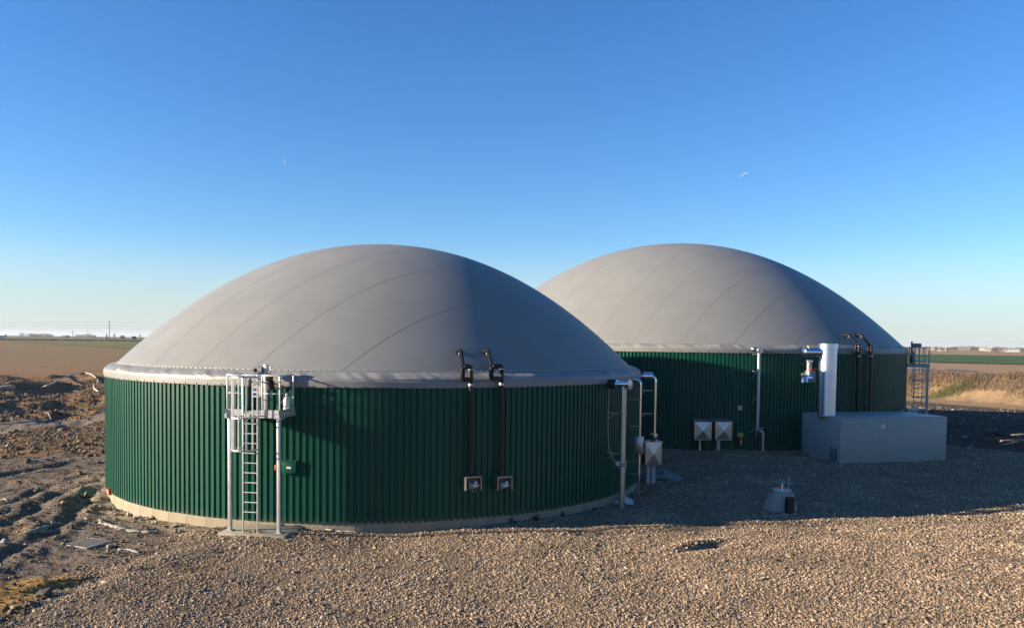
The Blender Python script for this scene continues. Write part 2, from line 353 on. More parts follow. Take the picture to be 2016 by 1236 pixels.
# ---------------------------------------------------------------- mesh building
LOC = {}
def link(name, me, loc=(0, 0, 0), parent=None):
    o = bpy.data.objects.new(name, me); COL.objects.link(o)
    if parent: o.parent = parent
    o.location = loc
    return o
def tag(o, label=None, cat=None, group=None, kind=None):
    if label: o['label'] = label
    if cat: o['category'] = cat
    if group: o['group'] = group
    if kind: o['kind'] = kind
    return o
def thing(name, loc, label, cat, group=None):
    o = bpy.data.objects.new(name, None); COL.objects.link(o)
    o.location = loc; o.empty_display_size = 0.2
    LOC[o] = Vector(loc)
    return tag(o, label, cat, group)
def perp(d):
    a = Vector((0, 0, 1)) if abs(d.z) < 0.9 else Vector((1, 0, 0))
    u = d.cross(a).normalized(); return u, d.cross(u).normalized()
class MB:
    def __init__(s): s.v = []; s.f = []
    def add(s, vs, fs):
        n = len(s.v); s.v += [tuple(q) for q in vs]; s.f += [tuple(i+n for i in q) for q in fs]; return s
    def box(s, c, ux, uy, uz, ch=0.0):
        "centre and three half-extent vectors, optional chamfer"
        c, ux, uy, uz = Vector(c), Vector(ux), Vector(uy), Vector(uz)
        if ch <= 0:
            vs = [c + ux*i + uy*j + uz*k for i in (-1, 1) for j in (-1, 1) for k in (-1, 1)]
            return s.add(vs, [(0, 1, 3, 2), (4, 6, 7, 5), (0, 4, 5, 1), (2, 3, 7, 6), (0, 2, 6, 4), (1, 5, 7, 3)])
        bm = bmesh.new(); bmesh.ops.create_cube(bm, size=2)
        L = (ux.length, uy.length, uz.length)
        for v in bm.verts: v.co = Vector((v.co.x*L[0], v.co.y*L[1], v.co.z*L[2]))
        bmesh.ops.bevel(bm, geom=bm.edges[:], offset=ch, segments=2, profile=0.5, affect='EDGES')
        a, b, d = ux.normalized(), uy.normalized(), uz.normalized()
        bm.verts.index_update()
        vs = [c + a*v.co.x + b*v.co.y + d*v.co.z for v in bm.verts]
        fs = [[v.index for v in f.verts] for f in bm.faces]; bm.free()
        return s.add(vs, fs)
    def bar(s, p, q, w, h=None, upv=(0, 0, 1), ch=0.0):
        p, q = Vector(p), Vector(q); d = q - p; L = d.length; d.normalize()
        upv = Vector(upv)
        if abs(d.dot(upv)) > 0.98: upv = Vector((1, 0, 0)) if abs(d.x) < 0.9 else Vector((0, 1, 0))
        sd = d.cross(upv).normalized(); u = sd.cross(d)
        return s.box((p+q)/2, d*(L/2), sd*(w/2), u*((h or w)/2), ch)
    def tube(s, pts, r, n=12, cap=True):
        pts = [Vector(p) for p in pts]; m = len(pts)
        rs = r if hasattr(r, '__len__') else [r]*m
        d0 = (pts[1]-pts[0]).normalized(); u, v = perp(d0); vs = []; prev = d0
        for i, p in enumerate(pts):
            if i == 0: d = d0
            elif i == m-1: d = (pts[i]-pts[i-1]).normalized()
            else:
                d = (pts[i+1]-pts[i]).normalized() + (pts[i]-pts[i-1]).normalized()
                d = d.normalized() if d.length > 1e-6 else prev
            q = prev.rotation_difference(d); u = q @ u; v = q @ v; prev = d
            for k in range(n):
                a = 2*pi*k/n; vs.append(p + u*(cos(a)*rs[i]) + v*(sin(a)*rs[i]))
        fs = []
        for i in range(m-1):
            for k in range(n):
                k2 = (k+1) % n; fs.append((i*n+k, i*n+k2, (i+1)*n+k2, (i+1)*n+k))
        if cap: fs += [tuple(range(n-1, -1, -1)), tuple(range((m-1)*n, m*n))]
        return s.add(vs, fs)
    def lathe(s, c, axis, prof, n=24, cap=True):
        "profile of (distance along axis, radius)"
        c, axis = Vector(c), Vector(axis).normalized(); u, v = perp(axis); vs = []
        for z, r in prof:
            for k in range(n):
                a = 2*pi*k/n; vs.append(c + axis*z + u*(cos(a)*r) + v*(sin(a)*r))
        fs = []; m = len(prof)
        for i in range(m-1):
            for k in range(n):
                k2 = (k+1) % n; fs.append((i*n+k, i*n+k2, (i+1)*n+k2, (i+1)*n+k))
        if cap: fs += [tuple(range(n-1, -1, -1)), tuple(range((m-1)*n, m*n))]
        return s.add(vs, fs)
    def mesh(s, name, m=None, smooth=True, origin=(0, 0, 0), ang=35):
        me = bpy.data.meshes.new(name)
        o = Vector(origin)
        me.from_pydata([tuple(Vector(v)-o) for v in s.v], [], s.f); me.validate()
        bm = bmesh.new(); bm.from_mesh(me); bmesh.ops.recalc_face_normals(bm, faces=bm.faces); bm.to_mesh(me); bm.free()
        if smooth:
            me.shade_smooth(); me.set_sharp_from_angle(angle=radians(ang))
        if m: me.materials.append(m)
        return me
    def build(s, name, m, parent=None, smooth=True, base=False, ang=35):
        if parent is not None:
            o = link(name, s.mesh(name, m, smooth, LOC[parent], ang), (0, 0, 0), parent); LOC[o] = LOC[parent]
        else:
            a = np.array(s.v); org = Vector(((a[:, 0].min()+a[:, 0].max())/2, (a[:, 1].min()+a[:, 1].max())/2, a[:, 2].min()))
            o = link(name, s.mesh(name, m, smooth, org, ang), org); LOC[o] = org
        return o
def fillet(pts, r, n=6):
    "polyline with rounded corners"
    pts = [Vector(p) for p in pts]; out = [pts[0]]
    for i in range(1, len(pts)-1):
        a, b, c = pts[i-1], pts[i], pts[i+1]
        d1 = (a-b); d2 = (c-b); l = min(r, d1.length*0.48, d2.length*0.48)
        p = b + d1.normalized()*l; q = b + d2.normalized()*l
        for k in range(n+1):
            t = k/n; out.append(p*(1-t)**2 + b*2*t*(1-t) + q*t*t)
    out.append(pts[-1]); return out
def smooth_path(pts, n=8):
    pts = [Vector(p) for p in pts]; out = []
    P = [pts[0]*2-pts[1]] + pts + [pts[-1]*2-pts[-2]]
    for i in range(1, len(P)-2):
        for k in range(n):
            t = k/n; a, b, c, d = P[i-1], P[i], P[i+1], P[i+2]
            out.append(0.5*((2*b)+(c-a)*t+(2*a-5*b+4*c-d)*t*t+(3*b-a-3*c+d)*t**3))
    out.append(pts[-1]); return out
Z = Vector((0, 0, 1))

# ================================================================= GROUND
def grid_mesh(name, X, Y, Zv, m, col=None):
    h, w = X.shape
    co = np.stack([X, Y, Zv], -1).reshape(-1, 3).astype(np.float32)
    i = np.arange(h*w).reshape(h, w)
    q = np.stack([i[:-1, :-1], i[:-1, 1:], i[1:, 1:], i[1:, :-1]], -1).reshape(-1, 4).astype(np.int32)
    me = bpy.data.meshes.new(name)
    me.vertices.add(len(co)); me.vertices.foreach_set('co', co.ravel())
    me.loops.add(q.size); me.loops.foreach_set('vertex_index', q.ravel())
    me.polygons.add(len(q)); me.polygons.foreach_set('loop_start', np.arange(0, q.size, 4, dtype=np.int32))
    me.update(calc_edges=True); me.shade_smooth()
    if col is not None:
        at = me.color_attributes.new('land', 'FLOAT_COLOR', 'POINT')
        c4 = np.concatenate([col.reshape(-1, 3), np.ones((h*w, 1))], 1).astype(np.float32)
        at.data.foreach_set('color', c4.ravel())
    me.materials.append(m)
    return me
def land_material(name, bump_s=0.6):
    m = bpy.data.materials.new(name); m.use_nodes = True; nt = m.node_tree; b = nt.nodes['Principled BSDF']
    b.inputs['Roughness'].default_value = 0.95; b.inputs['Specular IOR Level'].default_value = 0.085
    at = nt.nodes.new('ShaderNodeAttribute'); at.attribute_name = 'land'
    tc = nt.nodes.new('ShaderNodeTexCoord')
    n1 = nt.nodes.new('ShaderNodeTexNoise'); n1.inputs['Scale'].default_value = 2.2; n1.inputs['Detail'].default_value = 9; n1.inputs['Roughness'].default_value = 0.68
    nt.links.new(tc.outputs['Object'], n1.inputs['Vector'])
    mr = nt.nodes.new('ShaderNodeMapRange'); mr.inputs[1].default_value = 0.28; mr.inputs[2].default_value = 0.72; mr.inputs[3].default_value = 0.62; mr.inputs[4].default_value = 1.42
    nt.links.new(n1.outputs[0], mr.inputs[0])
    hv = nt.nodes.new('ShaderNodeHueSaturation'); nt.links.new(at.outputs['Color'], hv.inputs['Color']); nt.links.new(mr.outputs[0], hv.inputs['Value'])
    nt.links.new(hv.outputs[0], b.inputs['Base Color'])
    n2 = nt.nodes.new('ShaderNodeTexNoise'); n2.inputs['Scale'].default_value = 6; n2.inputs['Detail'].default_value = 8; n2.inputs['Roughness'].default_value = 0.7
    nt.links.new(tc.outputs['Object'], n2.inputs['Vector'])
    bp = nt.nodes.new('ShaderNodeBump'); bp.inputs['Strength'].default_value = bump_s; bp.inputs['Distance'].default_value = 0.12
    nt.links.new(n2.outputs[0], bp.inputs['Height']); nt.links.new(bp.outputs[0], b.inputs['Normal'])
    return m
LAND = land_material('soil', 1.0)
FINE = np.radians(np.arange(-48, 48.01, 0.16))
az = np.concatenate([np.radians(np.arange(-180, -48, 3.0)), FINE, np.radians(np.arange(51, 180.1, 3.0))])
rad = np.concatenate([np.linspace(0.5, 12, 24)[:-1], np.exp(np.arange(np.log(12), np.log(125), 0.0085)), np.exp(np.arange(np.log(125), np.log(5200), 0.035))])
AZ, RD = np.meshgrid(az, rad)
GX, GY = RD*np.sin(AZ), RD*np.cos(AZ)
GZ = height(GX, GY)
TOPZ = GZ.copy(); _m = (RD < 62) & (yard_d(GX, GY) > 0); TOPZ[_m] = np.maximum(GZ, gravel_h(GX, GY))[_m]
def land_colour(x, y):
    d = np.hypot(x, y)
    brown = np.array([0.175, 0.108, 0.056]); grey = np.array([0.150, 0.122, 0.098]); ochre = np.array([0.27, 0.165, 0.058]); stub = np.array([0.190, 0.131, 0.073])
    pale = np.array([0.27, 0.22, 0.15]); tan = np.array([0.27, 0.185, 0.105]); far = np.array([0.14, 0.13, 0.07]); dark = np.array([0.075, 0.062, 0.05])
    def mix(c, n, m): return c*(1-m[..., None]) + n*m[..., None]
    c = np.broadcast_to(brown, x.shape+(3,)).copy()
    n = fbm(x*0.25, y*0.25, 61, 4); n2 = fbm(x*1.1, y*1.1, 63, 4)
    c = mix(c, stub, sst(120, 190, d + 20*n)); c = mix(c, far, sst(480, 600, d + 20*n))
    c = mix(c, brown*1.25, (sst(100, 125, d)*(1-sst(150, 240, d)))*sst(-0.2, 0.4, n))
    left = sst(-4, -9, x)
    c = mix(c, grey, left*sst(-0.6, 0.5, in_poly_dist(x, y, GREY_A) + 0.9*n2))
    c = mix(c, grey*1.35, left*sst(-0.5, 0.4, in_poly_dist(x, y, TRACK) + 0.6*n2))
    c = mix(c, ochre, sst(0.35, 0.6, bump(x, y, SAND_C.x-0.7, SAND_C.y+0.1, 2.9, 2.3, 0.3) + 0.25*n2))
    c = mix(c, ochre*0.9, left*sst(0.32, 0.6, n2 - 0.1)*0.55*(d < 45))
    rt = np.hypot(x-T1.c[0], y-T1.c[1]) - T1.R
    c = mix(c, pale, (1-sst(0.5, 1.6, rt + 0.7*n2))*sst(-7.6, -9.0, x)*(y < 33))
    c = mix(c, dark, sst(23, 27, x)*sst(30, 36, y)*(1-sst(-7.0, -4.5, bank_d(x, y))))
    bd = bank_d(x, y); rgt = sst(5, 20, x)
    c = mix(c, tan, rgt*sst(-7.5, -5.0, bd + 0.8*n)*(1-sst(3.0, 5.0, bd + n)))
    c = mix(c, np.array([0.17, 0.12, 0.07]), rgt*sst(2.5, 5.0, bd + n)*(1-sst(9, 12, bd)))
    c = mix(c, np.array([0.27, 0.19, 0.115]), rgt*sst(10, 14, bd)*(1-sst(600, 900, d)))
    return c*(1 + 0.12*n2[..., None])*0.98
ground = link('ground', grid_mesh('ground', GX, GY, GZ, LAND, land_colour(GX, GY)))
tag(ground, 'dug brown and grey soil with ruts running out to the fields', kind='structure')

# fields: thin sheets that follow the land
def field(name, label, corners, m, lift, nu=40, nv=12):
    A, B, C_, D = [np.array(c) for c in corners]   # near-left, near-right, far-right, far-left
    u = np.linspace(0, 1, nu)[None, :, None]; v = np.linspace(0, 1, nv)[:, None, None]
    P = (A*(1-u)+B*u)*(1-v) + (D*(1-u)+C_*u)*v
    X, Y = P[..., 0], P[..., 1]
    o = link(name, grid_mesh(name, X, Y, far_land(X, Y)+lift, m)); tag(o, label, kind='structure'); return o
def crop_mat(name, a, b, sc): return mat(name, a, 0.95, col2=b, vscale=sc, spec=0.1, stretch=(1, 0.25, 1))
CROP1 = crop_mat('young_crop', (0.165, 0.175, 0.050), (0.20, 0.195, 0.07), 0.03)
CROP2 = crop_mat('olive_crop', (0.175, 0.175, 0.065), (0.20, 0.185, 0.085), 0.02)
CROP3 = crop_mat('green_crop', (0.060, 0.125, 0.040), (0.085, 0.150, 0.055), 0.03)
def polar(px, d): a = math.atan((px-1008)/CF); return (d*sin(a), d*cos(a))
field('green_field', 'young green crop field left of the small tank', [polar(0, 470), polar(420, 270), polar(420, 495), polar(0, 500)], CROP1, 0.12)
field('olive_field', 'olive green field behind the dark hedge line, up to the horizon', [polar(-500, 512), polar(560, 508), polar(560, 660), polar(-500, 690)], CROP2, 0.16)
field('crop_field', 'bright green crop field beyond the tan stubble on the right', [polar(1500, 196), polar(2300, 180), polar(2300, 325), polar(1500, 345)], CROP3, 0.12)

# gravel yard
GRAV = mat('gravel_bed', (0.10, 0.078, 0.058), 0.95, col2=(0.30, 0.235, 0.165), vscale=26, bump_s=1.0, bscale=28, spec=0.15, detail=4)
gaz = np.radians(np.arange(-62, 62.01, 0.25)); grd = np.concatenate([np.linspace(0.4, 12, 20)[:-1], np.exp(np.arange(np.log(12), np.log(60), 0.0085))])
AZ2, RD2 = np.meshgrid(gaz, grd); YX, YY = RD2*np.sin(AZ2), RD2*np.cos(AZ2)
yd = yard_d(YX, YY); YZ = gravel_h(YX, YY)
gme = grid_mesh('gravel_yard', YX, YY, YZ, GRAV)
bm = bmesh.new(); bm.from_mesh(gme); bm.verts.ensure_lookup_table(); flat = yd.ravel()
bmesh.ops.delete(bm, geom=[v for v in bm.verts if flat[v.index] < -1.2 or hypot(v.co.x-T1.c[0], v.co.y-T1.c[1]) < T1.R-0.6 or hypot(v.co.x-T2.c[0], v.co.y-T2.c[1]) < T2.R-0.6], context='VERTS')
bm.to_mesh(gme); bm.free()
yard = link('gravel_yard', gme); tag(yard, 'yard of tan crushed gravel in front of the tanks', kind='structure')

# ---- scattered stones: one point cloud each, instanced by nodes
def stone_mesh(name, seed, m, flat=0.7):
    bm = bmesh.new(); bmesh.ops.create_icosphere(bm, subdivisions=1, radius=0.5)
    r = random.Random(seed)
    for v in bm.verts:
        v.co *= r.uniform(0.72, 1.12); v.co.z *= flat; v.co.x *= 1.18
    me = bpy.data.meshes.new(name); bm.to_mesh(me); bm.free(); me.materials.append(m); return me
def rand_col_mat(name, stops, rough=0.9):
    m = bpy.data.materials.new(name); m.use_nodes = True; nt = m.node_tree; b = nt.nodes['Principled BSDF']
    oi = nt.nodes.new('ShaderNodeObjectInfo'); cr = nt.nodes.new('ShaderNodeValToRGB'); cr.color_ramp.interpolation = 'LINEAR'
    el = cr.color_ramp.elements
    while len(el) < len(stops): el.new(0.5)
    for e, (p, c) in zip(el, stops): e.position = p; e.color = (*[q*0.66 for q in c], 1)
    nt.links.new(oi.outputs['Random'], cr.inputs[0])
    nz = nt.nodes.new('ShaderNodeTexNoise'); nz.inputs['Scale'].default_value = 0.55; nz.inputs['Detail'].default_value = 4; nt.links.new(oi.outputs['Location'], nz.inputs['Vector'])
    mr = nt.nodes.new('ShaderNodeMapRange'); mr.inputs[1].default_value = 0.3; mr.inputs[2].default_value = 0.7; mr.inputs[3].default_value = 0.70; mr.inputs[4].default_value = 1.22; nt.links.new(nz.outputs[0], mr.inputs[0])
    hv = nt.nodes.new('ShaderNodeHueSaturation'); nt.links.new(cr.outputs[0], hv.inputs['Color']); nt.links.new(mr.outputs[0], hv.inputs['Value'])
    nt.links.new(hv.outputs[0], b.inputs['Base Color'])
    b.inputs['Roughness'].default_value = rough; b.inputs['Specular IOR Level'].default_value = 0.3
    return m
PEB = rand_col_mat('pebbles', [(0.0, (0.17, 0.12, 0.085)), (0.2, (0.33, 0.238, 0.152)), (0.5, (0.48, 0.35, 0.22)), (0.8, (0.41, 0.305, 0.207)), (0.95, (0.57, 0.44, 0.30)), (1.0, (0.66, 0.55, 0.43))])
CLOD = rand_col_mat('clods', [(0.0, (0.09, 0.072, 0.06)), (0.5, (0.18, 0.138, 0.098)), (0.85, (0.27, 0.195, 0.12)), (0.97, (0.38, 0.30, 0.19)), (1.0, (0.55, 0.48, 0.38))])
def scatter(name, label, pts, scl, stones, seed):
    src = bpy.data.collections.new(name+'_source')
    for s in stones: src.objects.link(bpy.data.objects.new(name+'_piece', s))
    me = bpy.data.meshes.new(name); me.vertices.add(len(pts)); me.vertices.foreach_set('co', pts.astype(np.float32).ravel())
    at = me.attributes.new('size', 'FLOAT', 'POINT'); at.data.foreach_set('value', scl.astype(np.float32))
    o = link(name, me); tag(o, label, kind='stuff')
    ng = bpy.data.node_groups.new(name, 'GeometryNodeTree')
    ng.interface.new_socket('Geometry', in_out='INPUT', socket_type='NodeSocketGeometry'); ng.interface.new_socket('Geometry', in_out='OUTPUT', socket_type='NodeSocketGeometry')
    N = ng.nodes.new; gi = N('NodeGroupInput'); go = N('NodeGroupOutput')
    ip = N('GeometryNodeInstanceOnPoints'); ci = N('GeometryNodeCollectionInfo'); ci.inputs['Collection'].default_value = src
    ci.inputs['Separate Children'].default_value = True; ci.inputs['Reset Children'].default_value = True
    rv = N('FunctionNodeRandomValue'); rv.data_type = 'FLOAT_VECTOR'; rv.inputs[0].default_value = (-0.5, -0.5, 0); rv.inputs[1].default_value = (0.5, 0.5, 6.283); rv.inputs['Seed'].default_value = seed
    ri = N('FunctionNodeRandomValue'); ri.data_type = 'INT'; ri.inputs[4].default_value = 0; ri.inputs[5].default_value = len(stones)-1; ri.inputs['Seed'].default_value = seed+1
    na = N('GeometryNodeInputNamedAttribute'); na.data_type = 'FLOAT'; na.inputs[0].default_value = 'size'
    ip.inputs['Pick Instance'].default_value = True
    L = ng.links.new
    L(gi.outputs[0], ip.inputs['Points']); L(ci.outputs[0], ip.inputs['Instance']); L(ri.outputs[2], ip.inputs['Instance Index'])
    L(rv.outputs[0], ip.inputs['Rotation']); L(na.outputs[0], ip.inputs['Scale']); L(ip.outputs[0], go.inputs[0])
    md = o.modifiers.new('scatter', 'NODES'); md.node_group = ng
    return o
def polar_points(n, a0, a1, r0, r1, power=1.0):
    a = np.radians(rng.uniform(a0, a1, n)); u = rng.random(n)
    r = r0 * (r1/r0)**u if power == 0 else (r0**power + u*(r1**power-r0**power))**(1/power)
    return r*np.sin(a), r*np.cos(a)
x, y = polar_points(620000, -37, 40, 13.0, 55.0, 0.45)
ok = (yard_d(x, y) > -0.25 + 0.5*(rng.random(len(x))-0.8)) & (np.hypot(x-T1.c[0], y-T1.c[1]) > T1.R+0.02) & (np.hypot(x-T2.c[0], y-T2.c[1]) > T2.R+0.02)
x, y = x[ok], y[ok]
k_ = rng.random(len(x)) < 0.80 + 0.35*fbm(x*0.3, y*0.45, 98, 3); x, y = x[k_], y[k_]
k_ = (bump(x, y, 5.55, 22.6, 0.95, 0.28, 0.55) + 0.5*fbm(x*3, y*3, 97, 2) < 0.45) | (rng.random(len(x)) < 0.25); x, y = x[k_], y[k_]
r = np.hypot(x, y); z = np.maximum(gravel_h(x, y), height(x, y))
s = rng.lognormal(math.log(0.028), 0.42, len(x)) * (1 + 0.012*(r-15))
scatter('gravel_stones', 'loose tan and brown gravel stones covering the yard', np.stack([x, y, z + s*0.12], 1), s, [stone_mesh('pebble', k, PEB, 0.75) for k in range(6)], 3)
x, y = polar_points(150000, -42, -5, 14.0, 110.0, 0.35)
ok = (yard_d(x, y) < 0.1) & (np.hypot(x-T1.c[0], y-T1.c[1]) > T1.R+0.05) & (x < -5)
ok &= (in_poly_dist(x, y, GREY_A) < 0.3) | (rng.random(len(x)) < 0.6)
ok &= (in_poly_dist(x, y, TRACK) < 0) | (rng.random(len(x)) < 0.08)
x, y = x[ok], y[ok]; z = height(x, y); r = np.hypot(x, y)
s = rng.lognormal(math.log(0.036), 0.6, len(x)) * (1 + 0.020*(r-15)) * np.where(in_poly_dist(x, y, GREY_A) > 0, 0.70, 1.0); s = np.minimum(s, 0.42)
scatter('soil_clods', 'crumbled dark soil clods strewn over the dug ground', np.stack([x, y, z + s*0.10], 1), s, [stone_mesh('clod', 20+k, CLOD, 0.7) for k in range(5)], 9)
x, y = polar_points(9000, 14, 42, 38.0, 88.0, 0.8)
ok = (yard_d(x, y) < 0) & (bank_d(x, y) < 2) & (x > 22); x, y = x[ok], y[ok]; z = height(x, y); s = rng.lognormal(math.log(0.12), 0.5, len(x))
scatter('shaded_clods', 'dark soil clods on the shaded ground beyond the container', np.stack([x, y, z + s*0.1], 1), s, [stone_mesh('clod', 30+k, CLOD, 0.7) for k in range(4)], 19)

# ================================================================= TANKS
def panel_mesh(name, t, n, ribs, z0, z1, m):
    w = 2*pi/n; pitch = w/ribs; mb = MB(); prof = []
    for k in range(ribs):
        a = -w/2 + k*pitch
        prof += [(a, 0.0), (a+0.30*pitch, 0.0), (a+0.37*pitch, 0.050), (a+0.90*pitch, 0.050), (a+0.97*pitch, 0.0)]
    prof.append((w/2+0.10*pitch, 0.003))
    vs = []
    for a, d in prof:
        r = t.R + d - 0.042
        vs += [(r*cos(a), r*sin(a), z0), (r*cos(a), r*sin(a), z1)]
    fs = [(2*i, 2*i+2, 2*i+3, 2*i+1) for i in range(len(prof)-1)]
    mb.add(vs, fs); return mb.mesh(name, m, smooth=False)
def block_mesh(name, r0, r1, w, z0, z1, m, gap):
    mb = MB(); N = 4; vs = []
    for i in range(N+1):
        a = -w/2 + gap + (w-2*gap)*i/N
        for r in (r0, r1):
            for zz in (z0, z1): vs.append((r*cos(a), r*sin(a), zz))
    fs = []
    for i in range(N):
        b = 4*i; fs += [(b+2, b+6, b+7, b+3), (b+1, b+3, b+7, b+5), (b, b+1, b+5, b+4), (b, b+4, b+6, b+2)]
    fs += [(0, 2, 3, 1), (4*N, 4*N+1, 4*N+3, 4*N+2)]
    mb.add(vs, fs); return mb.mesh(name, m, smooth=False)
def make_tank(t, label, npan, nclamp, plinth, seed):
    root = thing('digester_tank', (t.c[0], t.c[1], 0), label, 'storage tank', 'domed digester tanks')
    c3 = Vector((t.c[0], t.c[1], 0))
    MB().lathe(c3, Z, [(-0.6, t.R-0.07), (t.zt+0.02, t.R-0.07)], 120).build('concrete_wall', CONC_G, root)
    pm = panel_mesh('cladding_panel', t, npan, 5, t.zb, t.zt+0.06, GREEN)
    r2 = random.Random(seed)
    for k in range(npan):
        o = link('cladding_panel', pm, (0, 0, r2.uniform(-0.006, 0.006)), root); o.rotation_euler = (0, 0, 2*pi*(k+0.31)/npan)
        s = 1 + r2.uniform(-0.0004, 0.0004); o.scale = (s, s, 1)
    if plinth:
        nb = 84; bmh = block_mesh('plinth_block', t.R-0.40, t.R-0.030, 2*pi/nb, -0.7, t.zb+0.05, CONC, 0.00045)
        for k in range(nb):
            o = link('plinth_block', bmh, (0, 0, 0), root); o.rotation_euler = (0, 0, 2*pi*(k+0.5)/nb); s = 1 + r2.uniform(-0.0005, 0.0005); o.scale = (s, s, 1)
    # dome
    mb = MB(); n = 200; rows = 56; vs = []
    for i in range(rows):
        u = 1 - i/rows
        for k in range(n):
            a = 2*pi*k/n; r = t.Rb*u
            zz = dome_z(t, r)
            vs.append((t.c[0]+r*cos(a), t.c[1]+r*sin(a), zz))
    vs.append((t.c[0], t.c[1], t.z0+t.hd))
    fs = []
    for i in range(rows-1):
        for k in range(n): fs.append((i*n+k, i*n+(k+1) % n, (i+1)*n+(k+1) % n, (i+1)*n+k))
    for k in range(n): fs.append(((rows-1)*n+k, (rows-1)*n+(k+1) % n, rows*n))
    mb.add(vs, fs); dome = mb.build('membrane_dome', PVC, root, ang=60)
    # welded seams between the strips of fabric
    sd = Vector((1, 1, 0)).normalized(); sn = Vector((1, -1, 0)).normalized()
    for off in t.off:
        L = sqrt(max(0, t.Rb**2-off**2)); mb = MB(); vs = []; N = 72; hw = 0.004
        for i in range(N+1):
            q = -L + 2*L*i/N
            for w_, dz in ((-0.008, 0.0), (0.008, 0.0)):
                p = sd*q + sn*(off+w_); rr = hypot(p.x, p.y); zz = dome_z(t, rr)
                e = 0.01; sl = (dome_z(t, rr+e)-dome_z(t, max(0, rr-e)))/(2*e) if rr > e else 0
                nr = Vector((-sl*p.x/max(rr, .01), -sl*p.y/max(rr, .01), 1)).normalized()
                pp = Vector((p.x, p.y, zz)) + nr*(dz+0.003); vs.append((t.c[0]+pp.x, t.c[1]+pp.y, pp.z))
        fs = [(2*i, 2*i+1, 2*i+3, 2*i+2) for i in range(N)]
        mb.add(vs, fs).build('seam', SEAM, dome, smooth=True, ang=80)
    # skirt: hem band, fold, sloping strip with wrinkles
    n = 900; prof = [(0.040, -0.02, 0), (0.044, 0.03, 0), (0.044, 0.145, 0), (0.050, 0.150, 0), (0.042, 0.158, .05), (0.032, 0.20, .3), (0.018, 0.245, .5), (-0.02, 0.275, .9), (-0.10, 0.325, 1), (-0.20, 0.365, .9), (-0.31, 0.405, .4), (t.Rb-t.R, t.z0-t.zt, 0), (t.Rb-t.R-0.06, t.z0-t.zt+0.05, 0)]
    if t is T2: prof = [(a if a > 0 else a*0.68, b*0.98, c) for a, b, c in prof[:-2]] + prof[-2:]
    ang = np.linspace(0, 2*pi, n, endpoint=False); s_arc = ang*t.R
    vs = []
    for j, (dr, dz, wk) in enumerate(prof):
        skew = s_arc + (dz*2.2)
        wr = 0.06*np.maximum(0, fbm(skew*1.7, s_arc*0+seed, 70+seed, 3))**1.3*2 + 0.022*fbm(skew*5.0, s_arc*0+dz*2, 75+seed, 2) - 0.02*np.maximum(0, fbm(skew*0.5, s_arc*0, 78+seed, 2))
        sag = 0.010*fbm(s_arc*2.1, s_arc*0, 80+seed, 2) if j <= 3 else 0
        for k in range(n):
            rr = t.R + dr + wk*wr[k]*0.55; zz = t.zt + dz + wk*wr[k]*1.0 + (sag[k] if j <= 3 else 0)
            vs.append((t.c[0]+rr*cos(ang[k]), t.c[1]+rr*sin(ang[k]), zz))
    fs = []
    for j in range(len(prof)-1):
        for k in range(n): fs.append((j*n+k, j*n+(k+1) % n, (j+1)*n+(k+1) % n, (j+1)*n+k))
    MB().add(vs, fs).build('membrane_skirt', PVC_HEM, root, ang=28)
    # lacing along the foot of the dome, clamps under the hem
    mb = MB(); nl = int(2*pi*t.Rb/0.2)
    for k in range(nl):
        a = 2*pi*k/nl; o = Vector((cos(a), sin(a), 0)); tg = Vector((-sin(a), cos(a), 0))
        p = c3 + o*(t.Rb+0.006) + Z*(t.z0+0.022)
        mb.box(p + Z*r2.uniform(-.004, .004), tg*(0.060+r2.uniform(-.02, .012)), o*0.008, Z*0.009)
    tag(mb.build('lacing', CORD, dome, smooth=False), kind='stuff')
    mb = MB()
    for k in range(nclamp):
        a = 2*pi*(k+r2.uniform(-.12, .12))/nclamp; o = Vector((cos(a), sin(a), 0)); tg = Vector((-sin(a), cos(a), 0)); p = c3 + o*(t.R+0.048) + Z*t.zt
        mb.box(p + Z*0.005, tg*0.009, o*0.010, Z*0.032); mb.box(p - Z*0.045 + tg*0.006, tg*0.005, o*0.007, Z*0.02)
    tag(mb.build('clamp_row', CASTG, root, smooth=False), kind='stuff')
    return root
make_tank(T1, 'smaller green clad round tank with pale plinth and ladder platform in front', 67, 140, True, 1)
make_tank(T2, 'larger green clad round tank behind the grey container, grey dome roof', 92, 190, False, 2)

#PART2
# ================================================================= ACCESS PLATFORM
def pipe(pts, r, name, m, parent, n=14, fil=None):
    return MB().tube(fillet(pts, fil if fil else r*2.2) if len(pts) > 2 else pts, r, n).build(name, m, parent)
def ring(mb, p, axis, r, h): mb.lathe(Vector(p)-Vector(axis)*h/2, axis, [(0, r*0.97), (0.1*h, r), (0.9*h, r), (h, r*0.97)], 18)

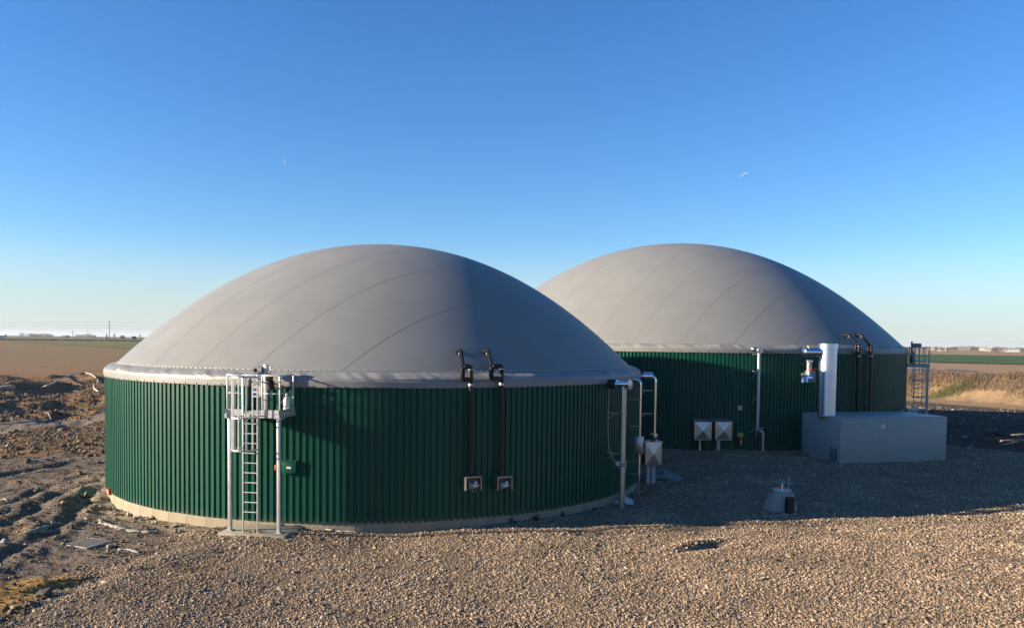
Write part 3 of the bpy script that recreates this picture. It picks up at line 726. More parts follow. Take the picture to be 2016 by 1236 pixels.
def access_platform():
    P0 = on_wall(T1, 500, 900, 0.95); o, tg = frame(T1, P0)
    base = Vector((P0.x, P0.y, 0.265)) - o*0.95          # wall line, middle of the platform
    root = thing('access_platform', base, 'galvanised steel platform with caged ladder, standing on a slab against the smaller tank', 'platform')
    def L(x, out, z): return Vector((base.x, base.y, 0)) + tg*x + o*out + Z*z
    W, Dp, zd = 0.80, 0.98, 3.62
    for sx in (-1, 1):
        mb = MB(); mb.box(L(sx*(W-0.05), Dp-0.06, (0.26+zd)/2-0.05), tg*0.05, o*0.05, Z*((zd-0.1-0.26)/2), 0.012)
        post = mb.build('post', GALV, root)
        f = MB(); f.box(L(sx*(W-0.05), Dp-0.06, 0.277), tg*0.10, o*0.10, Z*0.008); f.build('base_plate', GALV, post, smooth=False)
        f = MB(); f.box(L(sx*(W-0.05), Dp-0.06, zd-0.085), tg*0.12, o*0.09, Z*0.012); f.build('head_plate', GALV, post, smooth=False)
    mb = MB()
    for sx in (-1, 1): mb.box(L(sx*W, Dp/2+0.05, zd-0.02), tg*0.03, o*(Dp/2+0.05), Z*0.05)
    mb.box(L(0, Dp+0.02, zd-0.02), tg*(W-0.03), o*0.03, Z*0.05); mb.box(L(0, 0.10, zd-0.02), tg*(W-0.03), o*0.03, Z*0.05)
    for k in range(5): mb.box(L(-0.6+0.3*k, Dp/2+0.05, zd-0.02), tg*0.01, o*(Dp/2-0.08), Z*0.04)
    mb.build('deck_frame', GALV, root, smooth=False)
    mb = MB()
    for k in range(34): mb.box(L(0, 0.14+0.025*k, zd+0.045), tg*(W-0.035), o*0.003, Z*0.014)
    for k in range(12): mb.box(L(-0.75+0.136*k, Dp/2+0.05, zd+0.046), tg*0.003, o*(Dp/2-0.06), Z*0.008)
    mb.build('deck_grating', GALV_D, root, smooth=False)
    mb = MB()
    for sx in (-1, 1): mb.box(L(sx*(W+0.005), Dp/2+0.05, zd+0.10), tg*0.004, o*(Dp/2+0.05), Z*0.06)
    mb.box(L(0.53, Dp+0.045, zd+0.10), tg*0.27, o*0.004, Z*0.06); mb.box(L(-0.56, Dp+0.045, zd+0.10), tg*0.24, o*0.004, Z*0.06)
    mb.build('toe_board', GALV, root, smooth=False)
    # railing
    zr = zd+1.13; zm = zd+0.62
    stand = [(-W, Dp), (W, Dp), (W, 0.10), (-W, 0.10), (-0.33, Dp), (0.27, Dp)]
    for x, out in stand:
        MB().bar(L(x, out, zd-0.02), L(x, out, zr), 0.04, 0.04, o, 0.006).build('rail_post', GALV, root)
    for zz, th in ((zr, 0.042), (zm, 0.030)):
        for a, b in (((-W, 0.10), (-W, Dp)), ((W, 0.10), (W, Dp)), ((0.27, Dp), (W, Dp)), ((-W, Dp), (-0.33, Dp))):
            MB().bar(L(a[0], a[1], zz), L(b[0], b[1], zz), th, th, Z, 0.006).build('rail', GALV, root)
    MB().bar(L(-0.33, Dp, zr), L(0.27, Dp, zr), 0.042, 0.042, Z, 0.006).build('gate_bar', GALV, root)
    # ladder, a little in front of the deck, its stiles run up past it as handrails
    lx, lo = -0.03, Dp+0.13; hw = 0.22
    lad = MB()
    lad.bar(L(lx-hw, lo, 0.25), L(lx-hw, lo, zr+0.02), 0.045, 0.03, o, 0.006)
    ladder = lad.build('ladder_stile', GALV, root)
    lad = MB(); lad.bar(L(lx+hw, lo, 0.25), L(lx+hw, lo, zr+0.02), 0.045, 0.03, o, 0.006); lad.build('ladder_stile', GALV, root)
    for k in range(11):
        MB().tube([L(lx-hw, lo, 0.868+0.28*k), L(lx+hw, lo, 0.868+0.28*k)], 0.015, 8).build('ladder_rung', GALV, root)
    # safety cage
    def hoop(zz):
        pts = [L(lx-hw, lo+0.02, zz)]
        for k in range(13):
            a = pi*k/12; pts.append(L(lx - cos(a)*0.36, lo + 0.28 + sin(a)*0.40, zz))
        pts.append(L(lx+hw, lo+0.02, zz)); return pts
    for zz in (2.70, 3.60, zr-0.02):
        mb = MB(); q = hoop(zz)
        for a, b in zip(q, q[1:]): mb.bar(a, b, 0.008, 0.05, Z)
        mb.build('cage_hoop', GALV, root, smooth=False)
    for a in (-0.0, 0.5, 1.0, 1.57, 2.14, 2.64, 3.14):
        p = (lx - cos(a)*0.355, lo+0.28+sin(a)*0.395)
        MB().bar(L(p[0], p[1], 2.68), L(p[0], p[1], zr), 0.012, 0.036, tg).build('cage_strap', GALV, root, smooth=False)
    # ---- things on the platform
    w = thing('winch_mast', L(0.04, 0.30, zd+0.05), 'steel winch mast with crank and gearbox on the ladder platform', 'winch')
    mb = MB(); mb.bar(L(0.04, 0.30, zd+0.05), L(0.04, 0.30, zr+0.30), 0.11, 0.09, o, 0.01); mb.build('mast', GALV_D, w)
    mb = MB(); mb.lathe(L(-0.10, 0.30, zr+0.12), tg, [(-.08, .05), (-.07, .12), (.05, .12), (.06, .05)], 18); mb.build('winch_drum', CASTG, w)
    MB().lathe(L(-0.20, 0.30, zr+0.12), -tg, [(0, .03), (.06, .03), (.07, .055), (.13, .055), (.14, .02)], 12).build('crank_knob', BLACK, w)
    mb = MB(); mb.lathe(L(0.18, 0.28, zr-0.24), Z, [(-.22, .05), (-.20, .10), (.02, .11), (.06, .07), (.20, .07), (.22, .03)], 16); mb.box(L(0.18, 0.40, zr-0.10), tg*.09, o*.06, Z*.07, .01)
    mb.build('gear_motor', BLACK, w)
    MB().tube(smooth_path([L(0.20, 0.30, zr-.4), L(.50, .34, zr-.42), (L(.62, .3, zr-.62)), L(.5, .3, zr-.85), L(.36, .3, zd+.1)]), 0.016, 7).build('cable', RUBBER, w)
    MB().tube([L(0.14, .3, zr-.1), L(.20, .30, zr+.17)], 0.018, 8).build('lever', GALV, w)
    MB().lathe(L(0.205, .30, zr+.17), Z, [(0, .02), (.02, .035), (.05, .035), (.07, .015)], 10).build('lever_knob', WHITE, w)
    mb = MB(); mb.lathe(L(0.66, 0.24, zd+0.055), Z, [(0, .085), (.02, .095), (.36, .095), (.42, .075), (.47, .035), (.52, .035), (.525, .03)], 18)
    tag(mb.build('canister', WHITE), 'white canister standing on the deck of the ladder platform', 'canister')
    s = thing('warning_sign', L(-0.36, 0.05, zd+0.42), 'small white sign with blue panel on the green wall behind the platform railing', 'sign')
    MB().box(L(-0.36, 0.03, zd+0.60), tg*.15, o*.006, Z*.155).build('sign_plate', WHITE, s, smooth=False)
    mb = MB(); mb.box(L(-0.455, 0.042, zd+0.67), tg*.045, o*.003, Z*.05); mb.box(L(-0.455, 0.042, zd+0.53), tg*.045, o*.003, Z*.045); mb.build('blue_panel', BLUE, s, smooth=False)
    mb = MB()
    for k in range(5): mb.box(L(-0.31, 0.042, zd+0.71-0.05*k), tg*(.08-.02*(k % 2)), o*.002, Z*.008)
    mb.build('print_lines', CASTG, s, smooth=False)
    # slab under it
    mb = MB(); mb.box(L(0.05, 0.62, -0.01), tg*1.02, o*0.62, Z*0.275, 0.02)
    tag(mb.build('foot_slab', CONC_S), 'pale concrete slab under the feet of the steel ladder platform', 'slab')
    return L
PL = access_platform()

# green cover box with white label, orange marker
P = on_wall(T1, 570, 919, 0.05); o, tg = frame(T1, P)
b = thing('cover_box', P - Z*0.22, 'flat green cover box with white label on the wall right of the ladder', 'box')
MB().box(P, tg*.22, o*.06, Z*.19, .012).build('box_body', GREEN, b); MB().box(P + Z*.19 + o*.01, tg*.235, o*.075, Z*.015).build('box_lid', GREEN, b)
MB().box(P + o*.064 - Z*.01, tg*.07, o*.003, Z*.03).build('white_label', WHITE, b, smooth=False)
P = on_wall(T1, 543, 920, 0.02); o, tg = frame(T1, P)
mb = MB(); mb.box(P, tg*.035, o*.02, Z*.075, .008); mb.box(P + o*.03, tg*.02, o*.014, Z*.02); tag(mb.build('orange_marker', ORANGE), 'orange marker tag on the green wall beside the right platform post', 'marker')
P = on_wall(T1, 216, 968, 0.02); o, tg = frame(T1, P)
mb = MB(); mb.lathe(P - Z*.10, Z, [(0, .05), (.2, .05), (.21, .04)], 12); mb.lathe(P + Z*.1, Z, [(0, .06), (.03, .06)], 12); tag(mb.build('red_pipe_end', RED), 'short red pipe end at the plinth left of the platform', 'pipe')
mb = MB(); q = PL(0.42, 0.12, 0.265); mb.box(q + Z*.06, Vector((.10, 0, 0)), Vector((0, .06, 0)), Z*.05, .015); mb.lathe(q + Z*.11, Z, [(0, .03), (.04, .03)], 10)
tag(mb.build('cable_box', CASTG), 'small dark cable box on the concrete slab by the wall', 'box')

# ================================================================= BLOWER PIPES
def blower(t, pv, ytop, ybot, pl, ydome, pd, box, label, label_box, scale, deep=True, boxed=True):
    "pv: pixel column of the riser, pl: column of the left joint, pd: column/row where it enters the dome"
    off = 0.17*scale
    low = on_wall(t, pv, ybot, off); top = on_wall(t, pv, ytop, off); o, tg = frame(t, low)
    k = (top - CAM).length / CF                       # metres per pixel here
    r = 0.066*scale
    zt, zb = top.z, low.z
    base = Vector((low.x, low.y, zb))
    root = thing('vent_pipe', base, label, 'pipe', 'black vent pipes')
    def q(x, z, out=0.0): return Vector((base.x, base.y, 0)) + tg*x + o*out + Z*z
    zt2 = zt + 0.10*scale
    MB().tube([q(0, zb), q(0, zt-0.42*scale)], r, 16).build('riser', BLACK, root)
    # double elbow: up, over to the left and back, with a U below it
    xl = -(pv-pl)*k
    MB().tube(fillet([q(0, zt-0.46*scale), q(0, zt2), q(xl, zt2-0.03, 0.10)], 0.13*scale, 8), r*1.12, 16).build('elbow', BLACK, root)
    MB().tube(fillet([q(0, zt-0.30*scale, -.01), q(xl-0.02, zt-0.30*scale, .06), q(xl-0.02, zt2-0.02, 0.12)], 0.15*scale, 8), r*1.12, 16).build('u_bend', BLACK, root)
    # stub to the dome
    D = on_dome(t, *pd); j = q(xl, zt2-0.02, 0.10)
    du = (D - j); e = j + Vector((du.x*0.55, du.y*0.55, du.z)) + o*0.02
    e = Vector((D.x, D.y, D.z)) + o*0.28*scale + Z*0.05
    MB().tube(fillet([j, e, D - o*0.12 - Z*.02], 0.12*scale, 8), r, 16).build('dome_pipe', BLACK, root)
    col = MB(); ring(col, D + o*.10*scale, o, r*1.35, .06); col.build('dome_flange', BLACK, root)
    # bright clamp rings
    mb = MB(); ring(mb, q(0, zt-0.47*scale), Z, r*1.22, .07*scale); ring(mb, q(0, zt2-.10*scale), Z, r*1.22, .03)
    ring(mb, e + Vector((0, 0, -0.10))+(j-e)*0.06, (e-j).normalized(), r*1.14, .05); mb.build('clamp_ring', GALV, root)
    mb = MB(); ring(mb, q(0, zb+0.12), Z, r*1.3, .05); ring(mb, q(0, (zb+zt)/2), Z, r*1.15, .03)
    mb.bar(q(0, (zb+zt)/2), q(0, (zb+zt)/2, -off), .04, .03); mb.bar(q(0, zb+.5), q(0, zb+.5, -off), .04, .03); mb.build('pipe_bracket', BLACK, root)
    if box:
        w, h, d = 0.24, 0.20, 0.19
        bx = thing('blower_box', q(0.03, zb-0.40), label_box, 'blower', 'steel blower boxes')
        cz = zb-0.21; cx = 0.05
        def B(x, y, z): return q(cx + x, cz + z, y - 0.17)
        mb = MB(); mb.box(B(0, .21, h), tg*w, o*d, Z*.012); mb.build('box_top', INOX_M, bx, smooth=False)
        for sx in (-1, 1): MB().box(B(sx*w, .21, -.01), tg*.010, o*d, Z*(h-.005)).build('box_side', INOX_M, bx, smooth=False)
        MB().box(B(0, .015, -.01), tg*w, o*.008, Z*h).build('box_back', CASTG, bx, smooth=False)
        mb = MB(); mb.lathe(B(-.06, .27, -.075), tg, [(-.10, .06), (-.09, .135), (.0, .135), (.02, .06)], 20); mb.build('fan_housing', CASTG, bx)
        mb = MB(); mb.lathe(B(-.03, .28, -.075), tg, [(0, .075), (.02, .085), (.16, .085), (.18, .05), (.23, .045), (.24, .02)], 16); mb.box(B(.08, .33, .02), tg*.045, o*.03, Z*.035, .006); mb.build('motor', GALV, bx)
        MB().tube(smooth_path([B(.05, .24, -.10), B(.02, .26, -.24), B(.10, .24, -.27), B(.14, .2, -.22)]), .010, 7).build('cable', CORD if box == 1 else RUBBER, bx)
    return root
blower(T1, 925, 727, 936, 907, 0, (901, 692), 1, 'black vent pipe left of the pair on the smaller tank, slanting up to its dome', 'open steel blower box with pale loose cable under the left vent pipe', 1.0)
blower(T1, 985, 726, 936, 961, 0, (953, 692), 2, 'black vent pipe right of the pair on the smaller tank, rising steeply to its dome', 'open steel blower box with black cable under the right vent pipe', 1.0)
blower(T2, 1687, 681, 830, 1675, 0, (1662, 660), 0, 'black vent pipe on the larger tank next to the shiny flue', '', 1.15)
blower(T2, 1711, 681, 830, 1699, 0, (1686, 660), 0, 'black vent pipe on the larger tank, the one farther from the flue', '', 1.15)

# ================================================================= STEEL PIPES RIGHT OF THE SMALLER TANK
def bracket(mb, a, b, drop=0.22):
    mb.bar(a, b, .04, .03); mb.bar(a - Z*drop, a + (b-a)*0.62, .03, .02)
Ptop = on_wall(T1, 1228, 757, 0.62); o, tg = frame(T1, Ptop); gz = top_h(Ptop.x, Ptop.y)
root = thing('gas_pipe', (Ptop.x, Ptop.y, gz), 'thick steel gas pipe with round end flange and black coupling on the smaller tank', 'pipe')
def q(out, z, s=0.0): return Vector((Ptop.x, Ptop.y, 0)) + o*out + tg*s + Z*z
zt = Ptop.z
MB().tube([q(0, gz-.1), q(0, zt)], .105, 20).build('riser', INOX_M, root)
MB().tube([q(-.27, zt), q(.20, zt)], .115, 20).build('tee', INOX, root)
mb = MB(); mb.lathe(q(.20, zt), o, [(0, .17), (.025, .175), (.05, .175), (.055, .12)], 24); mb.build('end_flange', INOX, root)
mb = MB()
for k in range(12): mb.lathe(q(.26, zt) + tg*(.15*cos(k*pi/6)) + Z*(.15*sin(k*pi/6)), o, [(0, .014), (.02, .014)], 6)
mb.build('flange_bolts', GALV, root)
mb = MB(); pr = [(0, .14)]
for k in range(8): pr += [(.02+.04*k, .17), (.04+.04*k, .145)]
mb.lathe(q(-.62, zt), o, pr, 20); mb.build('black_coupling', RUBBER, root)
mb = MB(); ring(mb, q(-.26, zt), o, .15, .03); ring(mb, q(0, zt-.20), Z, .115, .03); mb.build('coupling_ring', INOX, root)
mb = MB(); ring(mb, q(0, 1.62), Z, .16, .035); ring(mb, q(0, 1.54), Z, .16, .035); ring(mb, q(0, 1.58), Z, .125, .1); mb.build('valve_flange', CASTG, root)
mb = MB()
for k in range(8): a = k*pi/4; mb.tube([q(.14*cos(a), 1.44, .14*sin(a)), q(.14*cos(a), 1.72, .14*sin(a))], .012, 6)
ring(mb, q(0, 1.35), Z, .122, .03); mb.build('valve_bolts', GALV, root)
MB().box(q(-.10, 1.62, -.17), tg*.06, o*.05, Z*.07, .012).build('valve_actuator', WHITE, root)
for zz in (3.35, 1.95):
    mb = MB(); bracket(mb, q(-.62, zz), q(-.05, zz)); ring(mb, q(0, zz), Z, .118, .05); mb.build('wall_bracket', GALV_D, root)
MB().tube(smooth_path([q(-.52, zt-.15, -.06), q(-.55, 3.2, -.08), q(-.5, 2.3, -.1), q(-.38, 1.9, -.14), q(-.2, 1.66, -.17)]), .012, 7).build('cable', CORD, root)

Pb = on_wall(T1, 1261, 760, 0.40); o, tg = frame(T1, Pb); gz = top_h(Pb.x, Pb.y)
root = thing('condensate_pipe', (Pb.x, Pb.y, gz), 'slim steel pipe with a narrow upright box, between thick gas pipe and steel cabinet', 'pipe')
def q(out, z, s=0.0): return Vector((Pb.x, Pb.y, 0)) + o*out + tg*s + Z*z
zt = on_wall(T1, 1261, 748, .40).z; ya = on_wall(T1, 1258, 859, .4).z; yb = on_wall(T1, 1258, 894, .4).z
MB().tube(fillet([q(-.55, zt), q(0, zt), q(0, gz-.1)], .16, 8), .052, 14).build('riser', INOX, root)
MB().box(q(-.02, (ya+yb)/2), o*.17, tg*.13, Z*((ya-yb)/2), .02).build('upright_box', INOX_M, root)
mb = MB(); ring(mb, q(0, ya-.35+.9), Z, .062, .04); ring(mb, q(0, ya+1.1), Z, .062, .03); ring(mb, q(0, 1.0), Z, .062, .03); mb.build('pipe_collar', INOX, root)
for zz in (3.7, 2.7, .9):
    mb = MB(); mb.bar(q(-.42, zz), q(0, zz), .035, .025); ring(mb, q(0, zz), Z, .06, .04); mb.build('wall_bracket', GALV_D, root)
MB().bar(q(-.42, 1.32, -.06), q(-.05, 1.42, -.06), .02, .02).build('stay_rod', GALV, root)

Pc = at_depth(1289, 800, 32.6); gz = top_h(Pc.x, Pc.y)
dx = Vector((Pc.x-T1.c[0], Pc.y-T1.c[1], 0)); dist = dx.length; o = dx.normalized(); tg = Vector((-o.y, o.x, 0))
root = thing('cabinet_pipe', (Pc.x, Pc.y, gz), 'steel pipe above a square steel cabinet with X creased door beside the smaller tank', 'pipe')
def q(out, z, s=0.0): return Vector((Pc.x, Pc.y, 0)) + o*out + tg*s + Z*z
zc1 = at_depth(1285, 870, 32.5).z; zc0 = at_depth(1285, 917, 32.5).z; zt = at_depth(1285, 741, 32.6).z
wl = -(dist-T1.R)
MB().tube(fillet([q(wl-.1, zt), q(0, zt), q(0, zc1-.05)], .2, 8), .068, 16).build('riser', INOX, root)
mb = MB(); mb.lathe(q(wl*.45, zt+.02), o, [(-.22, .10), (-.20, .155), (.18, .155), (.2, .10)], 20); mb.build('valve_drum', INOX, root)
mb = MB(); ring(mb, q(0, zt-.30), Z, .075, .03); ring(mb, q(0, zt-1.3), Z, .075, .03); mb.lathe(q(0, zc1-.02), Z, [(0, .15), (.02, .16), (.34, .16), (.36, .09)], 18); mb.build('pipe_collar', INOX, root)
sx = Vector((1, 0.10, 0)).normalized(); sy = Vector((-0.10, 1, 0)).normalized(); cc = q(-.06, (zc0+zc1)/2)
MB().box(cc + sy*.12, sx*.34, sy*.28, Z*((zc1-zc0)/2), .01).build('cabinet_body', INOX_M, root)
hh = (zc1-zc0)/2-.02; f0 = cc - sy*.165
mb = MB(); c4 = [f0 - sx*.33 - Z*hh, f0 + sx*.33 - Z*hh, f0 + sx*.33 + Z*hh, f0 - sx*.33 + Z*hh]; mb.add(c4 + [f0 - sy*.05], [(0, 1, 4), (1, 2, 4), (2, 3, 4), (3, 0, 4)]); mb.build('creased_door', INOX_M, root, smooth=False)
MB().box(cc + Z*((zc1-zc0)/2+.015) + sy*.1, sx*.38, sy*.32, Z*.012).build('cabinet_roof', INOX_M, root, smooth=False)
for s_ in (-.12, .10): MB().box(cc + sx*s_ + sy*.15 + Z*((gz-.05+zc0)/2-cc.z), sx*.075, sy*.05, Z*((zc0-gz+.1)/2)).build('cabinet_leg', GALV_D, root, smooth=False)
for zz in (3.9, 2.95):
    mb = MB(); bracket(mb, q(wl, zz, -.1), q(-.1, zz, -.1), .15); mb.build('wall_bracket', GALV_D, root)

# plastic sheet round the foot of the thick pipe, tarpaulin heap behind
def crumple(name, c, sx_, sy_, hz, m, label, cat, seed, n=18, rot=0.0, kind=None):
    u, v = np.meshgrid(np.linspace(-1, 1, n), np.linspace(-1, 1, n)); rr = np.sqrt(u*u+v*v)
    ex = 1 + 0.35*fbm(u*1.3+seed, v*1.3, seed, 2)
    x_ = u*sx_*ex; y_ = v*sy_*ex; cr, sr = cos(rot), sin(rot); X = c[0]+x_*cr-y_*sr; Y = c[1]+x_*sr+y_*cr
    G = np.vectorize(top_h)(X, Y)
    Zz = G + 0.012 + hz*np.clip(1-rr*0.85, 0, 1)*(0.6+0.5*fbm(u*1.6+seed, v*1.6, seed+3, 3)) + 0.22*hz*np.abs(fbm(u*4, v*4, seed+5, 2))*np.clip(1.3-rr, 0, 1)
    co = np.stack([X, Y, Zz], -1).reshape(-1, 3); i = np.arange(n*n).reshape(n, n)
    mb = MB(); mb.v = [tuple(p) for p in co]; mb.f = [(int(i[a, b]), int(i[a, b+1]), int(i[a+1, b+1]), int(i[a+1, b])) for a in range(n-1) for b in range(n-1)]
    o_ = mb.build(name, m, ang=60); md = o_.modifiers.new('thick', 'SOLIDIFY'); md.thickness = 0.01
    return tag(o_, label, cat)
g = on_ground(1222, 991); crumple('plastic_sheet', (g.x+.05, g.y+.1), .36, .30, .5, mat('white_plastic', (.62, .63, .64), .35), 'crumpled white plastic sheet round the foot of the thick gas pipe', 'sheet', 3)
g = on_ground(1300, 942); crumple('tarpaulin', (g.x, g.y), .80, .5, .75, TARP, 'crumpled grey tarpaulin heap on gravel behind the cabinet pipe', 'tarpaulin', 6, 24)

# ================================================================= FIXTURES ON THE LARGER TANK
for k, (px, lab) in enumerate(((1384, 'square steel box with X creased front over two hoses, on the larger tank'), (1424.5, 'square steel box with X creased front over one duct, on the larger tank'))):
    P = on_wall(T2, px, 848, 0.55); o, tg = frame(T2, P); gz = top_h(P.x, P.y)
    o, tg = Vector((-0.05+.1*k, -1, 0)).normalized(), Vector((1, -0.05+.1*k, 0)).normalized()
    w, h = .44, .48
    bx = thing('steel_box', (P.x, P.y, P.z-h), lab, 'box', 'creased steel boxes')
    MB().box(P - o*.30, tg*w, o*.30, Z*h, .01).build('box_body', INOX_M, bx)
    mb = MB(); c4 = [P + o*.012 - tg*(w-.05) - Z*(h-.05), P + o*.012 + tg*(w-.05) - Z*(h-.05), P + o*.012 + tg*(w-.05) + Z*(h-.05), P + o*.012 - tg*(w-.05) + Z*(h-.05)]
    mb.add(c4 + [P + o*.075], [(0, 1, 4), (1, 2, 4), (2, 3, 4), (3, 0, 4)]); mb.build('creased_door', INOX_M, bx, smooth=False)
    mb = MB()
    for s_ in (-1, 1): mb.box(P + o*.012 + tg*s_*(w-.025), tg*.022, o*.012, Z*h); mb.box(P + o*.012 + Z*s_*(h-.025), tg*(w-.05), o*.012, Z*.022)
    mb.build('door_frame', INOX, bx, smooth=False)
    mb = MB(); mb.box(P - o*.27 + Z*(h+.03) + Z*.02, tg*(w+.06), o*.37 + Z*-.05, Z*.012); mb.build('box_roof', CASTG, bx, smooth=False)
    if k == 0:
        for d_ in (-.14, .06):
            MB().tube(smooth_path([P - o*.25 + tg*d_ - Z*(h-.02), P - o*.24 + tg*(d_+.03) - Z*(h+.25), Vector((P.x, P.y, gz)) - o*.2 + tg*(d_+.10*(d_ > 0)+.02) - Z*.06]), .055, 10).build('hose', INOX_M if d_ < 0 else RUBBER, bx)
    else: MB().box(Vector((P.x, P.y, (P.z-h+gz)/2-.03)) - o*.28 - tg*.18, tg*.09, o*.05, Z*((P.z-h-gz)/2+.06)).build('duct', GALV_D, bx, smooth=False)
P = on_wall(T2, 1457, 803, .02); o, tg = frame(T2, P)
s = thing('extinguisher_sign', P - Z*.12, 'tiny white sign with red extinguisher mark on the larger tank', 'sign')
MB().box(P, tg*.105, o*.006, Z*.12).build('sign_plate', WHITE, s, smooth=False)
mb = MB(); mb.box(P + o*.009 + Z*.01 + tg*.01, tg*.022, o*.003, Z*.07); mb.box(P + o*.009 + Z*.085, tg*.04, o*.003, Z*.012); mb.box(P + o*.009 - Z*.09, tg*.09, o*.003, Z*.015); mb.box(P + o*.009 - tg*.085, tg*.012, o*.003, Z*.07); mb.build('red_mark', RED, s, smooth=False)
P = on_wall(T2, 1457, 862, .16); o, tg = frame(T2, P)
e = thing('fire_extinguisher', P - Z*.35, 'red fire extinguisher under a yellow hood on the wall of the larger tank', 'extinguisher')
MB().lathe(P - Z*.37, Z, [(0, .05), (.02, .085), (.30, .13), (.46, .135), (.48, .10)], 18).build('red_bag', RED, e)
mb = MB(); mb.lathe(P + Z*.07, Z, [(0, .165), (.03, .17), (.14, .155), (.17, .12)], 18); mb.lathe(P + Z*.24 - tg*.08, Z, [(0, .06), (.06, .05), (.07, .02)], 12); mb.lathe(P + Z*.24 + tg*.07, Z, [(0, .055), (.05, .045), (.06, .02)], 12); mb.build('yellow_hood', YELLOW, e)
MB().box(P - Z*.20 + o*.125 + tg*.02, tg*.025, o*.004, Z*.10).build('white_print', WHITE, e, smooth=False)
mb = MB(); mb.bar(P - Z*.05, P - Z*.05 - o*.2, .05, .04); mb.build('holder', BLACK, e)

# overflow pipe with spout
P = on_wall(T2, 1493, 760, .45); o, tg = frame(T2, P); zt = on_wall(T2, 1494, 692, .45).z; zb = on_wall(T2, 1493, 846, .45).z; gz = top_h(P.x, P.y)
root = thing('overflow_pipe', (P.x, P.y, gz), 'tall slim steel pipe with slanted spout and drum head on the larger tank', 'pipe')
def q(out, z, s=0.0): return Vector((P.x, P.y, 0)) + o*out + tg*s + Z*z
MB().tube([q(0, zb), q(0, zt)], .078, 16).build('riser', GALV, root)
mb = MB(); mb.lathe(q(-.42, zt+.06), o, [(0, .10), (.04, .165), (.55, .165), (.57, .15)], 20); mb.build('drum_head', INOX_M, root)
mb = MB(); a = q(-.02, zt+.06, -.02); b_ = q(.02, zt+.17, -.47); mb.tube([a, a.lerp(b_, .8), b_], [.16, .13, .03], 14); mb.build('spout', INOX_M, root)
MB().bar(q(0, zt-.12, -.08), q(.02, zt-.16, -.36), .04, .05).build('lever', GALV, root)
for py in (731, 784, 840):
    zz = on_wall(T2, 1493, py, .45).z; mb = MB(); ring(mb, q(0, zz), Z, .092, .05); mb.bar(q(-.42, zz, -.18), q(0, zz, 0), .03, .03); mb.bar(q(-.42, zz-.35, -.18), q(-.15, zz, -.05), .025, .025); mb.build('wall_bracket', GALV_D, root)
mb = MB(); ring(mb, q(0, zb), Z, .11, .08); mb.lathe(q(0, zb-.05, -.02), tg, [(-.12, .05), (-.1, .08), (.25, .08), (.27, .06)], 14); mb.build('valve', CASTG, root)
MB().box(q(.02, zb+.10, .22), tg*.09, o*.03, Z*.025, .006).build('valve_handle', YELLOW, root)
MB().tube(fillet([q(.02, zb-.07, .12), q(.05, zb-.10, .27), q(.06, gz-.1, .28)], .18, 8), .092, 16).build('drain_pipe', INOX_M, root)
MB().tube(smooth_path([q(.02, zb-.08, -.05), q(.05, zb-.25, -.06), q(.05, zb-.42, -.03)]), .03, 8).build('drain_hose', HOSE_G, root)

# ================================================================= GREY CONTAINER WITH FLUE
A = at_z(1653, 913, 0.24); Bc = at_z(1862, 907, 0.24)
ux = Vector((Bc.x-A.x, Bc.y-A.y, 0)); Lc = ux.length; ux.normalize(); uy = Vector((-ux.y, ux.x, 0))
Bk = at_z(1577, 899, 0.24); Dc = 2.0
while project(A + uy*Dc)[0] > 1577.5 and Dc < 5.5: Dc += 0.02; zr = at_depth(1653, 823, A.y).z; z0 = 0.10
cen = A + ux*(Lc/2) + uy*(Dc/2)
root = thing('equipment_container', (cen.x, cen.y, z0), 'smooth grey equipment container standing on gravel before the larger tank', 'container')
def q(x, y, z): return Vector((A.x, A.y, 0)) + ux*x + uy*y + Z*z
MB().box(q(Lc/2, Dc/2, (z0+zr)/2), ux*(Lc/2), uy*(Dc/2), Z*((zr-z0)/2-.012), .018).build('housing', CONT, root)
MB().box(q(Lc/2, Dc/2, zr-.002), ux*(Lc/2+.012), uy*(Dc/2+.012), Z*.012, .004).build('roof_sheet', CONT, root)
MB().box(q(Lc*.42, -.006, (z0+zr)/2-.04), ux*.0025, uy*.0065, Z*((zr-z0)/2-.12)).build('door_joint', CASTG, root, smooth=False)
v = MB(); v.box(q(-.004, .50, .62), uy*.28, ux*.006, Z*.30); vent = v.build('vent_grille', DARK, root, smooth=False)
for k in range(6): MB().box(q(-.022, .50, .39+.092*k), uy*.265, ux*.022 + Z*.014, Z*.006).build('louvre', CONT, vent, smooth=False)
mb = MB(); mb.box(q(Lc*.39, -.008, zr-.42), ux*.125, uy*.003, Z*.11); sg = mb.build('sticker', WHITE, root, smooth=False)
mb = MB()
for zz in (-.36, -.47): mb.add([q(Lc*.39-.10, -.013, zr+zz-.03), q(Lc*.39-.02, -.013, zr+zz-.03), q(Lc*.39-.06, -.013, zr+zz+.035)], [(0, 1, 2)])
mb.build('sticker_triangles', CASTG, sg, smooth=False)
mb = MB()
for zz in (-.37, -.41, -.46, -.5): mb.box(q(Lc*.39+.06, -.012, zr+zz), ux*.045, uy*.001, Z*.006)
mb.build('sticker_lines', GALV, sg, smooth=False)
for x_, z_, m_ in ((Lc*.165, zr-.38, GALV), (Lc*.335, zr-.88, GALV), (Lc*.155, .58, CASTG), (Lc*.50, .62, CASTG), (Lc*.035, zr-.36, CONT)):
    mb = MB(); mb.box(q(x_, -.014, z_), ux*.06, uy*.014, Z*.03, .006); mb.lathe(q(x_+.02, -.03, z_), -uy, [(0, .02), (.015, .02)], 10); mb.build('latch', m_, root)
mb = MB(); mb.box(q(.55, Dc+.35, .13), ux*1.2, uy*1.2, Z*.10, .02); tag(mb.build('equipment_slab', CONC_S), 'low concrete slab showing at the rear corner of the grey container', 'slab')
